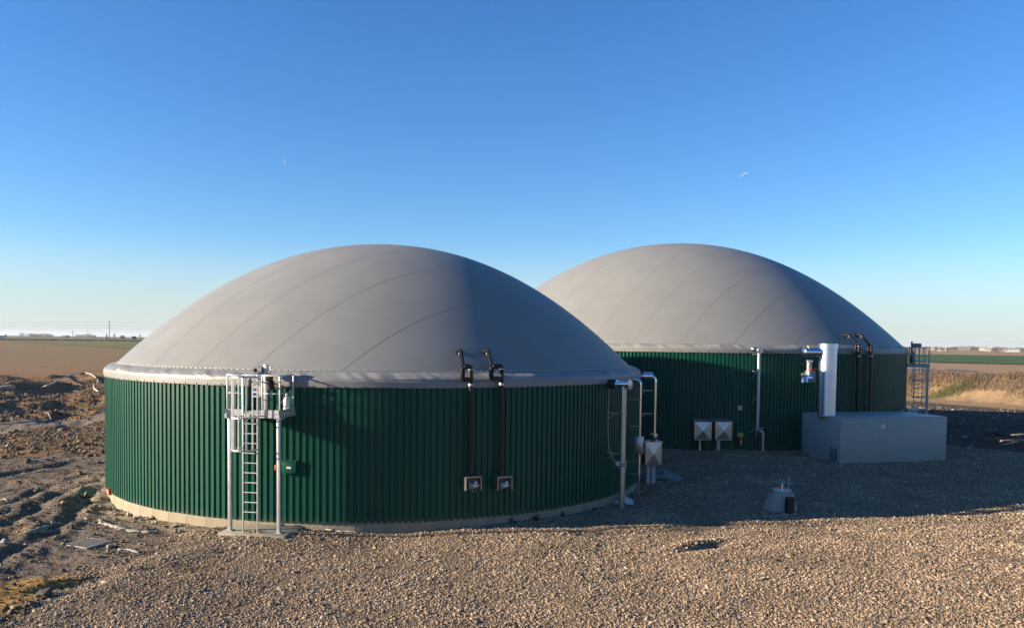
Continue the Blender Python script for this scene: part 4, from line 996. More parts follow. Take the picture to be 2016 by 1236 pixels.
# flue standing on its roof
F = at_depth(1627, 815, A.y+1.35); fz = at_depth(1627, 677, A.y+1.35).z
root = thing('flue', (F.x, F.y, zr), 'wide shiny stainless flue pipe rising from the grey container roof', 'flue')
c = Vector((F.x, F.y, 0))
seg = [zr, zr+1.25, zr+1.25+.62, zr+1.25+1.7, fz-.25]
for a, b_ in zip(seg, seg[1:]): MB().lathe(c + Z*a, Z, [(0, .41), (b_-a, .41)], 40).build('flue_section', FLUE, root)
mb = MB(); mb.lathe(c + Z*(fz-.26), Z, [(0, .415), (.01, .445), (.27, .445), (.275, .43), (.27, .40), (.05, .40)], 40, cap=False); mb.build('top_collar', FLUE, root)
mb = MB()
for a in seg[1:-1]: mb.lathe(c + Z*(a-.022), Z, [(0, .411), (.006, .424), (.04, .424), (.046, .411)], 40, cap=False)
mb.build('joint_band', FLUE, root)
mb = MB(); mb.lathe(c + Z*(zr-.01), Z, [(0, .50), (.03, .50), (.05, .42)], 40); mb.build('base_collar', INOX_M, root)
# gas cooler head to the left of the flue, hung on the tank wall
sdir = Vector((1, .12, 0)).normalized()
H0 = at_depth(1594, 693, A.y+1.35); Le = abs(F.x - at_depth(1578, 693, A.y+1.35).x)
mb = MB(); pr = []; x0 = at_depth(1578, 693, A.y+1.35)
Lh = (c + Z*x0.z - x0).dot(sdir) - .3
for k in range(4): pr += [(k*Lh/4, .16 if k == 0 else .20), (k*Lh/4+.04, .225), (k*Lh/4+Lh/4-.05, .225), (k*Lh/4+Lh/4-.01, .195)]
x0p = c + Z*x0.z - sdir*(Lh+.3)
mb.lathe(x0p, sdir, pr, 24); mb.build('side_branch', INOX, root)
MB().lathe(x0p + sdir*.30 + Z*.20, Z, [(0, .05), (.05, .05), (.06, .11), (.10, .11), (.12, .05)], 12).build('brass_cap', BRASS, root)
P = on_wall(T2, 1594, 735, .75); o, tg = frame(T2, P)
root = thing('gas_valve', (P.x, P.y, P.z-.5), 'grey gas valve with red flange and steel elbow on the larger tank beside the flue', 'valve')
def q(s_, out, z): return P + tg*s_ + o*out + Z*z
MB().box(q(.10, -.1, -.16), tg*.20, o*.18, Z*.30, .03).build('valve_body', CASTG, root)
MB().box(q(.25, -.1, .22), tg*.26, o*.20, Z*.03, .008).build('red_flange', RED, root)
MB().tube([q(.02, -.1, .12), q(.02, -.1, .60)], .13, 18).build('riser', INOX_M, root)
mb = MB(); mb.lathe(q(.02, -.1, .58), Z, [(0, .14), (.02, .20), (.10, .20), (.12, .15)], 20); mb.build('top_flange', INOX, root)
MB().tube(fillet([q(.1, -.1, -.22), q(-.30, -.06, -.22), q(-.34, .08, -.52)], .26, 8), .19, 18).build('elbow', INOX, root)
MB().tube([q(.1, -.15, -.1), q(.1, -.95, -.1)], .12, 16).build('wall_stub', INOX_M, root)
MB().tube([q(.02, -.15, .45), q(.02, -.95, .45)], .08, 14).build('wall_pipe', INOX_M, root)

# cabinet by the far flank, and the ladder there
def far_ladder():
    a0 = ang_of(T2, on_wall(T2, 1772, 740, 0.0)) + radians(14)
    o = Vector((cos(a0), sin(a0), 0)); tg = Vector((-sin(a0), cos(a0), 0)); b0 = wall_pt(T2, a0, 0, 0); gz = top_h(*(b0 + o*1.1)[:2])
    root = thing('access_platform', (b0.x, b0.y, gz), 'grey steel platform with caged ladder on the far flank of the larger tank', 'platform')
    def q(x, out, z): return b0 + tg*x + o*out + Z*z
    zd = at_depth(1805, 719, b0.y).z; zr = zd + 1.12; W, D = .62, 1.2
    for sx in (-1, 1):
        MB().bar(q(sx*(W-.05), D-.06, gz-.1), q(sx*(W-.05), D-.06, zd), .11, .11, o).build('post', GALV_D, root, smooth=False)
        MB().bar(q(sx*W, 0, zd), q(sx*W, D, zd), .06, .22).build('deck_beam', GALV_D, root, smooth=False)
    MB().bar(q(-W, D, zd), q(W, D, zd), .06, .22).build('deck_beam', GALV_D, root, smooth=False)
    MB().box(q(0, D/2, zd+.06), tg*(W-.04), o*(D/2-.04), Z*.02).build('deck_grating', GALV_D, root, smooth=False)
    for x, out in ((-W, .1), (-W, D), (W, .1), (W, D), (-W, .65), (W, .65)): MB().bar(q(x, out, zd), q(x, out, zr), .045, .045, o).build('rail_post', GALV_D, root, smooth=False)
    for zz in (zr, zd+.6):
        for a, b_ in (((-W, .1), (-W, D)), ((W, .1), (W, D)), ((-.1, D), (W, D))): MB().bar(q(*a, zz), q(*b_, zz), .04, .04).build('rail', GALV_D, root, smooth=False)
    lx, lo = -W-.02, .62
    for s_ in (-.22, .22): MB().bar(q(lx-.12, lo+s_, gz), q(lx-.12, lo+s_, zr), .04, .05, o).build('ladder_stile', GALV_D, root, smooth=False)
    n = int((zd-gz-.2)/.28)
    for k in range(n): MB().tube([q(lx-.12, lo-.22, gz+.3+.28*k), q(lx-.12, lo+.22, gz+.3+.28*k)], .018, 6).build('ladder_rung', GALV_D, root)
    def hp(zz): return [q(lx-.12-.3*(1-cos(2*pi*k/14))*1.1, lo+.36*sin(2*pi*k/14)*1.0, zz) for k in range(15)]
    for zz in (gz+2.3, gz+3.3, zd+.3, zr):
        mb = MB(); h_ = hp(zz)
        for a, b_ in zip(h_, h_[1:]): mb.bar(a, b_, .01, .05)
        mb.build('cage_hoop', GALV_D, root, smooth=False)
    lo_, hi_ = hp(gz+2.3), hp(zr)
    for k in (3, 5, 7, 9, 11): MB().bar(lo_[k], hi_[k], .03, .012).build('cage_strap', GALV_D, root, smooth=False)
    w = thing('winch_mast', q(.0, .22, zd+.08), 'dark winch mast on the platform at the far flank of the larger tank', 'winch')
    MB().bar(q(0, .22, zd+.08), q(0, .22, zr+.35), .13, .11, o).build('mast', CASTG, w, smooth=False)
    MB().lathe(q(-.02, .22, zr+.12), o, [(0, .05), (.05, .13), (.5, .13), (.55, .05)], 14).build('winch_drum', CASTG, w)
    MB().lathe(q(-.02, .3, zd+.35), Z, [(-.25, .08), (-.2, .16), (.25, .16), (.5, .08)], 12).build('gear_motor', CASTG, w)
    c0 = at_depth(1793, 812, b0.y-3.2); g0 = top_h(c0.x, c0.y); t0 = at_depth(1793, 804, b0.y-3.2).z
    cb = thing('control_cabinet', (c0.x, c0.y, g0), 'small grey control cabinet with pale lid between container and larger tank', 'cabinet')
    MB().box((c0.x, c0.y, t0-.55), Vector((.30, 0, 0)), Vector((0, .25, 0)), Z*.5, .02).build('cabinet_body', CONT, cb)
    mb = MB(); mb.box((c0.x, c0.y-.02, t0-.02), Vector((.36, 0, 0)), Vector((0, .32, 0)), Z*.03, .01); mb.build('lid', WHITE, cb)
    for s_ in (-.2, .2): MB().bar((c0.x+s_, c0.y, g0-.1), (c0.x+s_, c0.y, t0-1.0), .06).build('leg', GALV_D, cb, smooth=False)
    MB().tube(fillet([(c0.x-.28, c0.y, t0-.1), (c0.x-.50, c0.y, t0-.1), (c0.x-.50, c0.y, t0-.45)], .1), .05, 10).build('side_pipe', WHITE, cb)
far_ladder()

# ================================================================= MANHOLE CONE
M = on_ground(1546, 1006); mz = top_h(M.x, M.y+.35); mc = Vector((M.x, M.y+.45, mz-.05))
root = thing('manhole_cone', mc, 'grey concrete manhole cone with lid and teal capped pipe, standing in the shaded gravel', 'manhole')
mb = MB(); n = 18; pr = [(-.05, .60), (.04, .60), (.60, .42), (.68, .42)]; vs = []
for z_, r_ in pr:
    for k in range(n):
        a = 2*pi*k/n; vs.append((mc.x + r_*cos(a)*1.0 - (.06 if z_ < .5 else 0), mc.y + r_*sin(a), mc.z + z_))
fs = [(i*n+k, i*n+(k+1) % n, (i+1)*n+(k+1) % n, (i+1)*n+k) for i in range(3) for k in range(n)] + [tuple(range(3*n, 4*n))]
mb.add(vs, fs).build('cone', CONC_G, root, ang=25)
MB().lathe(mc + Z*.67, Z, [(0, .345), (.01, .35), (.05, .35), (.06, .34)], 28).build('lid', GALV, root)
MB().lathe(mc + Z*.665, Z, [(0, .37), (.015, .37)], 28).build('lid_gasket', DARK, root)
MB().tube([mc + Z*.72, mc + Z*.97], .068, 18).build('vent_stub', INOX, root)
MB().lathe(mc + Z*.95, Z, [(0, .09), (.01, .115), (.07, .115), (.10, .09), (.11, .03)], 22).build('teal_cap', TEAL, root)
mb = MB()
for s_ in (-1, 1): mb.box(mc + Vector((s_*.35, -.08, .71)), Vector((.02, 0, 0)), Vector((0, .04, 0)), Z*.04, .006)
mb.build('lid_clip', DARK, root)
g = on_ground(1557, 1010); g = Vector((g.x, g.y+.12, top_h(g.x, g.y+.12)))
mb = MB(); pr = [(-.05, .15)]
for k in range(11): pr += [(.01+.047*k, .165), (.028+.047*k, .165), (.033+.047*k, .148), (.052+.047*k, .148)]
mb.lathe(g, Z, pr, 24, cap=False); root = thing('drain_pipe', g, 'black ribbed drain pipe stub standing beside the manhole cone', 'pipe'); mb.build('ribbed_wall', RUBBER, root)
MB().lathe(g + Z*.47, Z, [(0, .13), (.02, .13)], 20).build('inner_cap', DARK, root)
g2 = Vector((mc.x+.40, mc.y+.46, mz)); h2 = at_depth(1565, 938, g2.y).z
mb = MB(); mb.bar(g2 - Z*.15, Vector((g2.x+.01, g2.y, h2)), .035, .025, (0, 1, 0), .004); mb.bar(Vector((g2.x, g2.y, h2-.06)), Vector((g2.x+.12, g2.y, h2-.10)), .02, .02); tag(mb.build('wooden_stake', mat('pale_wood', (.55, .50, .42), .8)), 'thin wooden stake in the gravel behind the manhole cone', 'stake')

# ================================================================= THINGS ON THE LEFT GROUND
c4 = [on_ground(*p) for p in ((137, 1071), (171, 1080), (212, 1068), (177, 1060))]
cc = sum(c4, Vector())/4; e1 = (c4[1]-c4[0]); e2 = (c4[2]-c4[1]); a = atan2(e2.y, e2.x); ux = Vector((cos(a), sin(a), 0)); uy = Vector((-sin(a), cos(a), 0)); hs = .40
gz = top_h(cc.x, cc.y) - .11
GRATE = mat('cast_iron', (.045, .045, .05), .7, 0)
root = thing('drain_grate', (cc.x, cc.y, gz-.05), 'square drain grate in a pale concrete frame, sunk in the dark soil', 'drain')
mb = MB()
for s_ in (-1, 1): mb.box(Vector((cc.x, cc.y, gz+.03)) + ux*s_*hs, ux*.035, uy*(hs+.035), Z*.11, .012); mb.box(Vector((cc.x, cc.y, gz+.03)) + uy*s_*hs, ux*(hs-.035), uy*.035, Z*.11, .012)
mb.build('concrete_frame', CONC_G, root)
MB().box(Vector((cc.x, cc.y, gz+.02)), ux*(hs-.03), uy*(hs-.03), Z*.01).build('drain_pit', DARK, root, smooth=False)
for k in range(13): MB().box(Vector((cc.x, cc.y, gz+.125)) + ux*(-.345+.0575*k), ux*.012, uy*(hs-.036), Z*.022).build('grate_bar', GRATE, root, smooth=False)
for k in range(5): MB().box(Vector((cc.x, cc.y, gz+.122)) + uy*(-.28+.14*k), ux*(hs-.036), uy*.010, Z*.016).build('grate_cross_bar', GRATE, root, smooth=False)
def strip(pix, w, label, m, seed, cat='textile', lift=.03):
    P_ = smooth_path([on_ground(*p) for p in pix], 7); mb = MB(); vs = []; n = len(P_); rr = random.Random(seed)
    for i, p in enumerate(P_):
        d = (P_[min(i+1, n-1)] - P_[max(i-1, 0)]); d.z = 0; d.normalize(); s_ = Vector((-d.y, d.x, 0)); ww = w*(rr.uniform(.35, 1.3))*(0.3 if i in (0, n-1) else 1)
        for u in (-1, -.35, .35, 1):
            e = p + s_*u*ww; vs.append((e.x, e.y, top_h(e.x, e.y) + lift*.5 + rr.uniform(0, .045)*(1-abs(u)*.3)))
    fs = [(4*i+j, 4*i+j+1, 4*i+5+j, 4*i+4+j) for i in range(n-1) for j in range(3)]
    o_ = mb.add(vs, fs).build('textile_strip', m, ang=70); md = o_.modifiers.new('thick', 'SOLIDIFY'); md.thickness = .012
    return tag(o_, label, cat)
strip([(168, 1020), (200, 1027), (225, 1036), (255, 1044), (298, 1050)], .13, 'long pale textile strip lying on soil between the drain grate and the plinth', CLOTH, 1)
strip([(232, 1083), (252, 1083), (274, 1090)], .06, 'short white textile scrap on dark soil right of the drain grate', CLOTH, 2)
strip([(46, 1051), (80, 1044), (100, 1034), (126, 1032)], .09, 'grey torn textile strip across a rut in the dark soil', mat('grey_textile', (.33, .29, .24), .9), 3)
strip([(3, 984), (14, 985), (30, 989)], .07, 'white textile scrap at the edge of the brown clods', CLOTH, 4)
strip([(640, 1042), (668, 1047), (705, 1050)], .06, 'pale textile edge poking out of gravel at the plinth right of the platform slab', CLOTH, 5, lift=.06)
def hose(pix, r, label, m):
    P_ = [on_ground(*p) for p in pix]; P_ = smooth_path(P_, 10)
    P_ = [Vector((p.x, p.y, max(p.z, top_h(p.x, p.y)) + r*.6)) for p in P_]
    return tag(MB().tube(P_, r, 9).build('hose', m), label, 'hose')
hose([(80, 764), (107, 754), (136, 740), (160, 735), (172, 735), (184, 740), (193, 751), (185, 763), (194, 772)], .075, 'thick cream hose curling over the earth heap left of the smaller tank', HOSE_C)
hose([(-40, 801), (0, 805), (48, 809), (74, 811), (99, 823), (92, 828), (45, 832), (0, 836), (-40, 838)], .04, 'thin grey hose looped in the trench beside the grey track', HOSE_G)
g = on_ground(10, 762); mb = MB(); mb.lathe(Vector((g.x, g.y, g.z)), Z, [(-.2, .9), (.12, .9), (.16, .82)], 20); tag(mb.build('concrete_lid', CONC), 'round pale concrete lid half buried in the earth heaps', 'lid')

# single stones one can pick out
def boulder(px, py, size, label, group, seed, m=STONE):
    g = on_ground(px, py); bm = bmesh.new(); bmesh.ops.create_icosphere(bm, subdivisions=2, radius=.5); r = random.Random(seed)
    ax = [Vector((r.gauss(0, 1), r.gauss(0, 1), r.gauss(0, 1))).normalized() for _ in range(15)]; cut = [r.uniform(.22, .40) for _ in ax]
    for v in bm.verts:
        for a_, c_ in zip(ax, cut):
            d_ = v.co.dot(a_)
            if d_ > c_: v.co -= a_*(d_-c_)
    sz = size; sc = (sz*r.uniform(.9, 1.4), sz*r.uniform(.8, 1.1), sz*r.uniform(.6, .85)); rz = r.uniform(0, 6.28)
    for v in bm.verts:
        x_, y_, z_ = v.co.x*sc[0], v.co.y*sc[1], v.co.z*sc[2]
        v.co = (x_*cos(rz)-y_*sin(rz), x_*sin(rz)+y_*cos(rz), z_ + sc[2]*.28)
    me = bpy.data.meshes.new('rubble_stone'); bm.to_mesh(me); bm.free(); me.materials.append(m)
    return tag(link('rubble_stone', me, (g.x, g.y, top_h(g.x, g.y))), label, 'stone', group)
boulder(335, 1022, .34, 'big brown stone leaning on the plinth left of the platform', None, 1, mat('brown_stone', (.24, .15, .09), .9, var=.2, vscale=6, bump_s=.4, bscale=12))
boulder(215, 1078, .20, 'tan stone touching the corner of the drain grate', None, 2)
boulder(124, 1072, .13, 'small pale stone left of the drain grate', None, 3)
boulder(93, 907, .34, 'flat tan stone block on the brown clods above the ruts', None, 4)
boulder(167, 889, .22, 'small pale stone at the edge of the grey track ruts', None, 5)
boulder(57, 1002, .18, 'pale stone in the dark ruts above the grey textile strip', None, 6)
boulder(8, 1070, .26, 'grey stone beside the ochre sand patch', None, 7, CONC_G)
rr = random.Random(5)
for k in range(46):
    t_ = rr.random(); px = 214 + t_*215; py = 972 + 74*(t_**.62) + rr.uniform(-8, 22) - 6
    boulder(px + rr.uniform(-30, 6), py, rr.uniform(.07, .19), 'pale rubble stone in the strip of rubble along the plinth left of the platform', 'rubble stones along the plinth', 30+k)
for k in range(16):
    boulder(rr.uniform(0, 205), rr.uniform(855, 905), rr.uniform(.12, .28), 'brown stone among the clods between the grey track and the ruts', 'stones among the clods', 130+k, MAT['brown_stone'])

# weeds growing at the plinth
def weed(px, py, size, label, seed, group='weeds along the plinth'):
    g = on_ground(px, py); r = random.Random(seed); mb = MB()
    for k in range(26):
        a = r.uniform(0, 2*pi); el = r.uniform(.15, 1.3); Ln = size*r.uniform(.5, 1.1); d = Vector((cos(a)*cos(el), sin(a)*cos(el), sin(el))); s_ = Vector((-sin(a), cos(a), 0))*size*r.uniform(.09, .17)
        b_ = g + Vector((r.uniform(-.1, .1)*size, r.uniform(-.1, .1)*size, -.02)); m_ = b_ + d*Ln*.55; t_ = b_ + d*Ln - Z*Ln*.18
        mb.add([b_, m_ - s_, t_, m_ + s_], [(0, 1, 2), (0, 2, 3)])
    o_ = mb.build('weed_plant', LEAF, smooth=False); return tag(o_, label, 'weed', group)
for k, (px, py, sz, lb) in enumerate(((866, 1034, .26, 'leafy green weed at the plinth below the left blower box'), (921, 1029, .17, 'small dark weed at the plinth between the blower boxes'), (1006, 1026, .24, 'green weed at the plinth right of the blower boxes'), (1056, 1023, .30, 'spreading green weed at the plinth where gravel rises'), (1108, 1016, .27, 'weed clump at the shaded plinth before the gas pipe'), (1172, 1003, .22, 'dark weed at the plinth next to the plastic sheet'), (165, 980, .32, 'bright green weed in the rubble beside the red pipe end'), (178, 991, .26, 'yellowish weed in the rubble left of the plinth'), (305, 1022, .24, 'green weed by the big brown stone at the plinth'), (218, 1004, .2, 'low weed among the pale rubble stones'))):
    weed(px, py, sz, lb, 50+k)

# ================================================================= RIGHT EDGE: planks, bank, weeds, tarpaulin
g = on_ground(2003, 871); rt_ = thing('plank_pile', (g.x, g.y, g.z), 'two grey planks on the dark soil heap right of the container', 'planks')
for k, (dx_, dz_, an) in enumerate(((-.2, .12, .10), (.55, .42, .16))):
    MB().box(Vector((g.x+dx_, g.y+.3*k, g.z+dz_)), Vector((.75*cos(an), .75*sin(an), .03)), Vector((-.11*sin(an), .11*cos(an), 0)), Z*.045, .008).build('plank', WOOD, rt_)
def stalks(name, label, n, pick, hgt, m_list, seed):
    r = np.random.default_rng(seed); x, y = pick(r, n); z = height(x, y); n = len(x)
    h = r.uniform(.45, 1.0, n)*hgt(x, y); a = r.uniform(0, 2*pi, n); ln = r.normal(0, .34, (n, 2)); w = r.uniform(.010, .026, n)
    V = np.empty((n, 7, 3)); c_, s_ = np.cos(a), np.sin(a)
    for i, (t_, ws) in enumerate(((0, 1.), (.55, .8))):
        for j, sg_ in enumerate((-1, 1)):
            V[:, 2*i+j, 0] = x + ln[:, 0]*h*t_*t_ + sg_*w*ws*c_; V[:, 2*i+j, 1] = y + ln[:, 1]*h*t_*t_ + sg_*w*ws*s_; V[:, 2*i+j, 2] = z - .05 + h*t_
    V[:, 4, 0] = x + ln[:, 0]*h; V[:, 4, 1] = y + ln[:, 1]*h; V[:, 4, 2] = z + h
    sp = r.uniform(.10, .28, n)*h; b_ = r.uniform(0, 2*pi, n)      # side twig
    V[:, 5, 0] = x + ln[:, 0]*h*.4 + sp*np.cos(b_); V[:, 5, 1] = y + ln[:, 1]*h*.4 + sp*np.sin(b_); V[:, 5, 2] = z + h*.72
    V[:, 6, 0] = x + ln[:, 0]*h*.3 + w*2; V[:, 6, 1] = y + ln[:, 1]*h*.3; V[:, 6, 2] = z + h*.45
    i = np.arange(n)*7
    F = np.concatenate([np.stack([i, i+1, i+3], 1), np.stack([i, i+3, i+2], 1), np.stack([i+2, i+3, i+4], 1), np.stack([i+2, i+5, i+6], 1)]).astype(np.int32)
    mi = np.tile(r.choice(len(m_list), n, p=[.5, .3, .2][:len(m_list)] if len(m_list) == 3 else None), 4).astype(np.int32)
    me = bpy.data.meshes.new(name); me.vertices.add(n*7); me.vertices.foreach_set('co', V.astype(np.float32).ravel()); me.loops.add(F.size); me.loops.foreach_set('vertex_index', F.ravel())
    me.polygons.add(len(F)); me.polygons.foreach_set('loop_start', np.arange(0, F.size, 3, dtype=np.int32))
    for m in m_list: me.materials.append(m)
    me.polygons.foreach_set('material_index', mi); me.update(calc_edges=True)
    return tag(link(name, me), label, kind='stuff')
DRY1 = mat('dry_stalk', (.22, .15, .095), .9); DRY2 = mat('brown_stalk', (.13, .09, .06), .9); DRY3 = mat('straw_stalk', (.34, .24, .13), .9); GRS = mat('rough_grass', (.10, .13, .035), .9)
def on_bank(r, n):
    x = r.uniform(28, 78, n); y = r.uniform(52, 108, n); bd = bank_d(x, y)
    k = (bd > 0.2 + 1.6*r.random(n)) & (bd < 9.5) & (fbm(x*.3, y*.3, 91, 3) > -.35 + .3*(bd < 3)); return x[k], y[k]
stalks('dry_weeds', 'tall dry brown weeds covering the sunlit bank beyond the ladder', 110000, on_bank, lambda x, y: .32 + .42*sst(1, 4, bank_d(x, y))*(1-.4*sst(6, 9, bank_d(x, y)))*(0.7+.6*(fbm(x*.35, y*.35, 93, 2)+.3)), [DRY2, DRY1, DRY3], 4)
gb = on_ground(1878, 768)
stalks('bank_grass', 'patch of green grass at the foot of the weedy bank', 2600, lambda r, n: (gb.x + r.normal(0, 1.5, n), gb.y + r.normal(0, .7, n)), lambda x, y: .28 + 0*x, [GRS], 6)
def on_heap(r, n):
    x = r.uniform(-60, -14, n); y = r.uniform(100, 230, n); return x, y
bt = [(p, at_depth(p, 0, 1)) for p in (1880, 2060)]
def bank_line(b0, xs):
    out = []
    for x in xs:
        y = 60.0
        while float(bank_d(x, y)) < b0: y += .25
        out.append((x, y))
    return out
tp = bank_line(11.5, np.linspace(47, 66, 24)); mb = MB(); vs = []
for i, (x, y) in enumerate(tp):
    zz = float(height(x, y)); wv = .1*float(fbm(x*.7, 0, 95, 3))
    for dy, dz in ((-1.0, -.15), (-.6, .12), (0, .28+wv), (.7, .15), (1.1, -.15)): vs.append((x + .3*dy, y + dy, zz + dz + (wv if dz > 0 else 0)))
mb.add(vs, [(5*i+j, 5*i+j+1, 5*i+6+j, 5*i+5+j) for i in range(len(tp)-1) for j in range(4)] + [(0, 1, 2, 3, 4), tuple(5*(len(tp)-1)+j for j in range(5))])
tag(mb.build('silage_sheet', TARPB, ang=60), 'long low heap under dark blue sheet along the top of the weedy bank', 'tarpaulin')

# ================================================================= FAR COUNTRY
def land_at(px, d):
    a = math.atan((px-1008)/CF); x, y = d*sin(a), d*cos(a); return Vector((x, y, float(far_land(x, y))))
def far_z(px, py, d):
    "height of the thing seen at a pixel, standing at distance d"
    dr = ray(px, py); return CH + dr.z*d/hypot(dr.x, dr.y)
def bare_tree(px, d, top, wid, label, group, seed, kind='bare'):
    g = land_at(px, d); h = max(2.5, far_z(px, top, d) - g.z); w = wid*d/CF/2; r = random.Random(seed)
    root = thing('bare_tree' if kind == 'bare' else 'evergreen_tree', g, label, 'tree', group)
    mb = MB(); th = h*.35; mb.tube([g - Z*.3, g + Z*th, g + Z*h*.75], [h*.03, h*.02, h*.006], 7)
    for k in range(9):
        a = r.uniform(0, 2*pi); st = g + Z*h*r.uniform(.25, .6); en = st + Vector((cos(a)*w*r.uniform(.5, .9), sin(a)*w*r.uniform(.5, .9), h*r.uniform(.15, .32))); mb.tube([st, (st+en)/2 + Z*h*.03, en], [h*.012, h*.008, h*.003], 5)
    mb.build('trunk', BARK, root)
    c_ = MB(); n = 420; m_ = TWIG if kind == 'bare' else EVER
    for k in range(n):
        u, v_, t_ = r.uniform(0, 2*pi), r.uniform(-1, 1), r.random()**.45; s_ = sqrt(1-v_*v_); lump = 1 + .22*sin(3*u+seed) + .15*sin(5*v_*3+seed)
        p = g + Vector((cos(u)*s_*w*t_*lump, sin(u)*s_*w*t_*lump, h*.52 + v_*h*.50*t_))
        if kind == 'cone': q_ = r.random(); p = g + Vector((cos(u)*w*(1-q_)*t_, sin(u)*w*(1-q_)*t_, h*(.06+.94*q_)))
        e = max(w, h*.4)*(.10 if kind == 'bare' else .12)*r.uniform(.6, 1.4); d1 = Vector((r.gauss(0, 1), r.gauss(0, 1), r.gauss(0, 1))).normalized()*e; d2 = Vector((r.gauss(0, 1), r.gauss(0, 1), r.gauss(0, 1))).normalized()*e*(.35 if kind == 'bare' else .8)
        c_.add([p - d1, p + d2, p + d1, p - d2*.6], [(0, 1, 2), (0, 2, 3)])
    c_.build('crown', m_, root, smooth=False)
for k, (px, d, top, wid) in enumerate(((62, 1150, 655.5, 15), (71, 1150, 657, 14), (80, 1120, 656, 13), (90, 1150, 656, 14), (99, 1150, 657.5, 13))):
    bare_tree(px, d, top, wid, 'leafless tree in the long tree belt under the far horizon left of the smaller tank', 'trees of the long belt', 200+k)
for k, (px, d, top, wid) in enumerate(((152, 1000, 657.5, 10), (160, 1000, 658, 11), (169, 1000, 657, 12), (177, 1000, 656.5, 11), (184, 1000, 658, 9))):
    bare_tree(px, d, top, wid, 'leafless tree in the short tree belt below the thin far mast', 'trees of the short belt', 210+k)
bare_tree(44, 1200, 654.5, 12, 'round leafless tree standing alone on the far left horizon', None, 220)
bare_tree(125, 900, 659, 8, 'low leafless tree beside the thin far pole', None, 221)
bare_tree(133, 900, 660, 8, 'low dark tree right of the thin far pole', None, 222, 'ever')
bare_tree(11, 800, 658, 5, 'small dark tree at the far left edge of the fields', None, 223, 'ever')
bare_tree(210, 640, 656, 3.5, 'narrow dark conifer beside the concrete utility pole', None, 224, 'cone')
bare_tree(225, 700, 656, 5, 'tall leafless poplar between utility pole and white house', None, 225)
bare_tree(276, 690, 657, 6, 'leafless poplar just behind the slope of the dome', None, 226)
bare_tree(188, 720, 662.5, 4, 'small conifer left of the utility pole', None, 227, 'cone')
for k, (px, d, top, wid) in enumerate(((1826, 900, 683, 16), (1842, 900, 682, 16), (1880, 950, 682, 18), (1895, 950, 681, 18), (1912, 950, 680.5, 18), (1928, 950, 681.5, 16), (1962, 900, 682, 16), (1974, 900, 683, 15), (2006, 950, 684, 18))):
    bare_tree(px, d, top, wid, 'leafless tree in the belt behind the far sheds on the right', 'trees behind the far sheds', 240+k)
bare_tree(1966, 420, 688, 22, 'wide brown bush clump at the edge of the green crop, near the long shed', None, 260)
bare_tree(1853, 480, 690, 20, 'low brown hedge bush before the white farm shed', None, 261)
def building(px, d, wpx, hpx, label, wall, roof, depth=10, pitch=.35, rot=0.0, nw=3, cat='shed', name='farm_shed', door=True):
    g = land_at(px, d); k = d/CF; w = wpx*k; h = max(2.2, hpx*k); a = math.atan((px-1008)/CF) + rot
    ux = Vector((cos(a), -sin(a), 0)); uy = Vector((sin(a), cos(a), 0)); root = thing(name, g, label, cat)
    h0 = h*(1-pitch); dp = min(depth, w)
    def q(x, y, z): return g + ux*x + uy*y + Z*z
    MB().box(q(0, dp/2, h0/2-.3), ux*(w/2), uy*(dp/2), Z*(h0/2+.3)).build('wall', wall, root, smooth=False)
    e = .35; mb = MB(); A_ = [q(-w/2-e, -e, h0), q(w/2+e, -e, h0), q(w/2+e, dp+e, h0), q(-w/2-e, dp+e, h0), q(-w/2-e, dp/2, h), q(w/2+e, dp/2, h)]
    mb.add(A_, [(0, 1, 5, 4), (2, 3, 4, 5), (0, 4, 3), (1, 2, 5), (0, 3, 2, 1)]); mb.build('roof', roof, root, smooth=False)
    for i in range(nw):
        x = -w/2 + w*(i+.5)/nw; ww = min(1.0, w/nw*.4)
        f = MB().box(q(x, -.03, h0*.55), ux*(ww/2+.1), uy*.06, Z*(h0*.2+.1)).build('window', WHITE, root, smooth=False)
        MB().box(q(x, -.08, h0*.55), ux*(ww/2), uy*.03, Z*(h0*.2)).build('pane', PANE, f, smooth=False)
building(240, 640, 5, 6.5, 'small white house with dark roof beyond the green field', HWALL, ROOFT, 7, .42, .3, 2, 'house', 'house')
building(264, 600, 6, 6, 'dark brown barn with steep roof near the slope of the dome', mat('dark_boards', (.06, .045, .04), .8), ROOFT, 8, .5, -.3, 2, 'barn', 'barn')
building(1853, 520, 14, 7.5, 'white farm shed with gable behind a brown hedge bush', SHEDW, HWALL, 14, .35, .2, 3)
building(1897, 560, 18, 5.5, 'long low brown shed with pale roof on the right horizon', mat('brown_boards', (.12, .08, .07), .8), SHEDW, 14, .35, 0, 4)
building(1933, 640, 10, 7, 'small white house left of the long white shed', HWALL, SHEDW, 10, .4, .2, 2, 'house', 'house')
building(1944, 560, 9, 3.5, 'low pale shed beside the small white house', SHEDW, HWALL, 10, .3, 0, 2)
building(1985, 520, 32, 4.5, 'very long white shed at the edge of the tan field', SHEDW, SHEDW, 16, .3, .05, 6)
building(1832, 620, 10, 4, 'pale low barn just right of the ladder cage', SHEDW, HWALL, 12, .35, 0, 3, 'barn', 'barn')
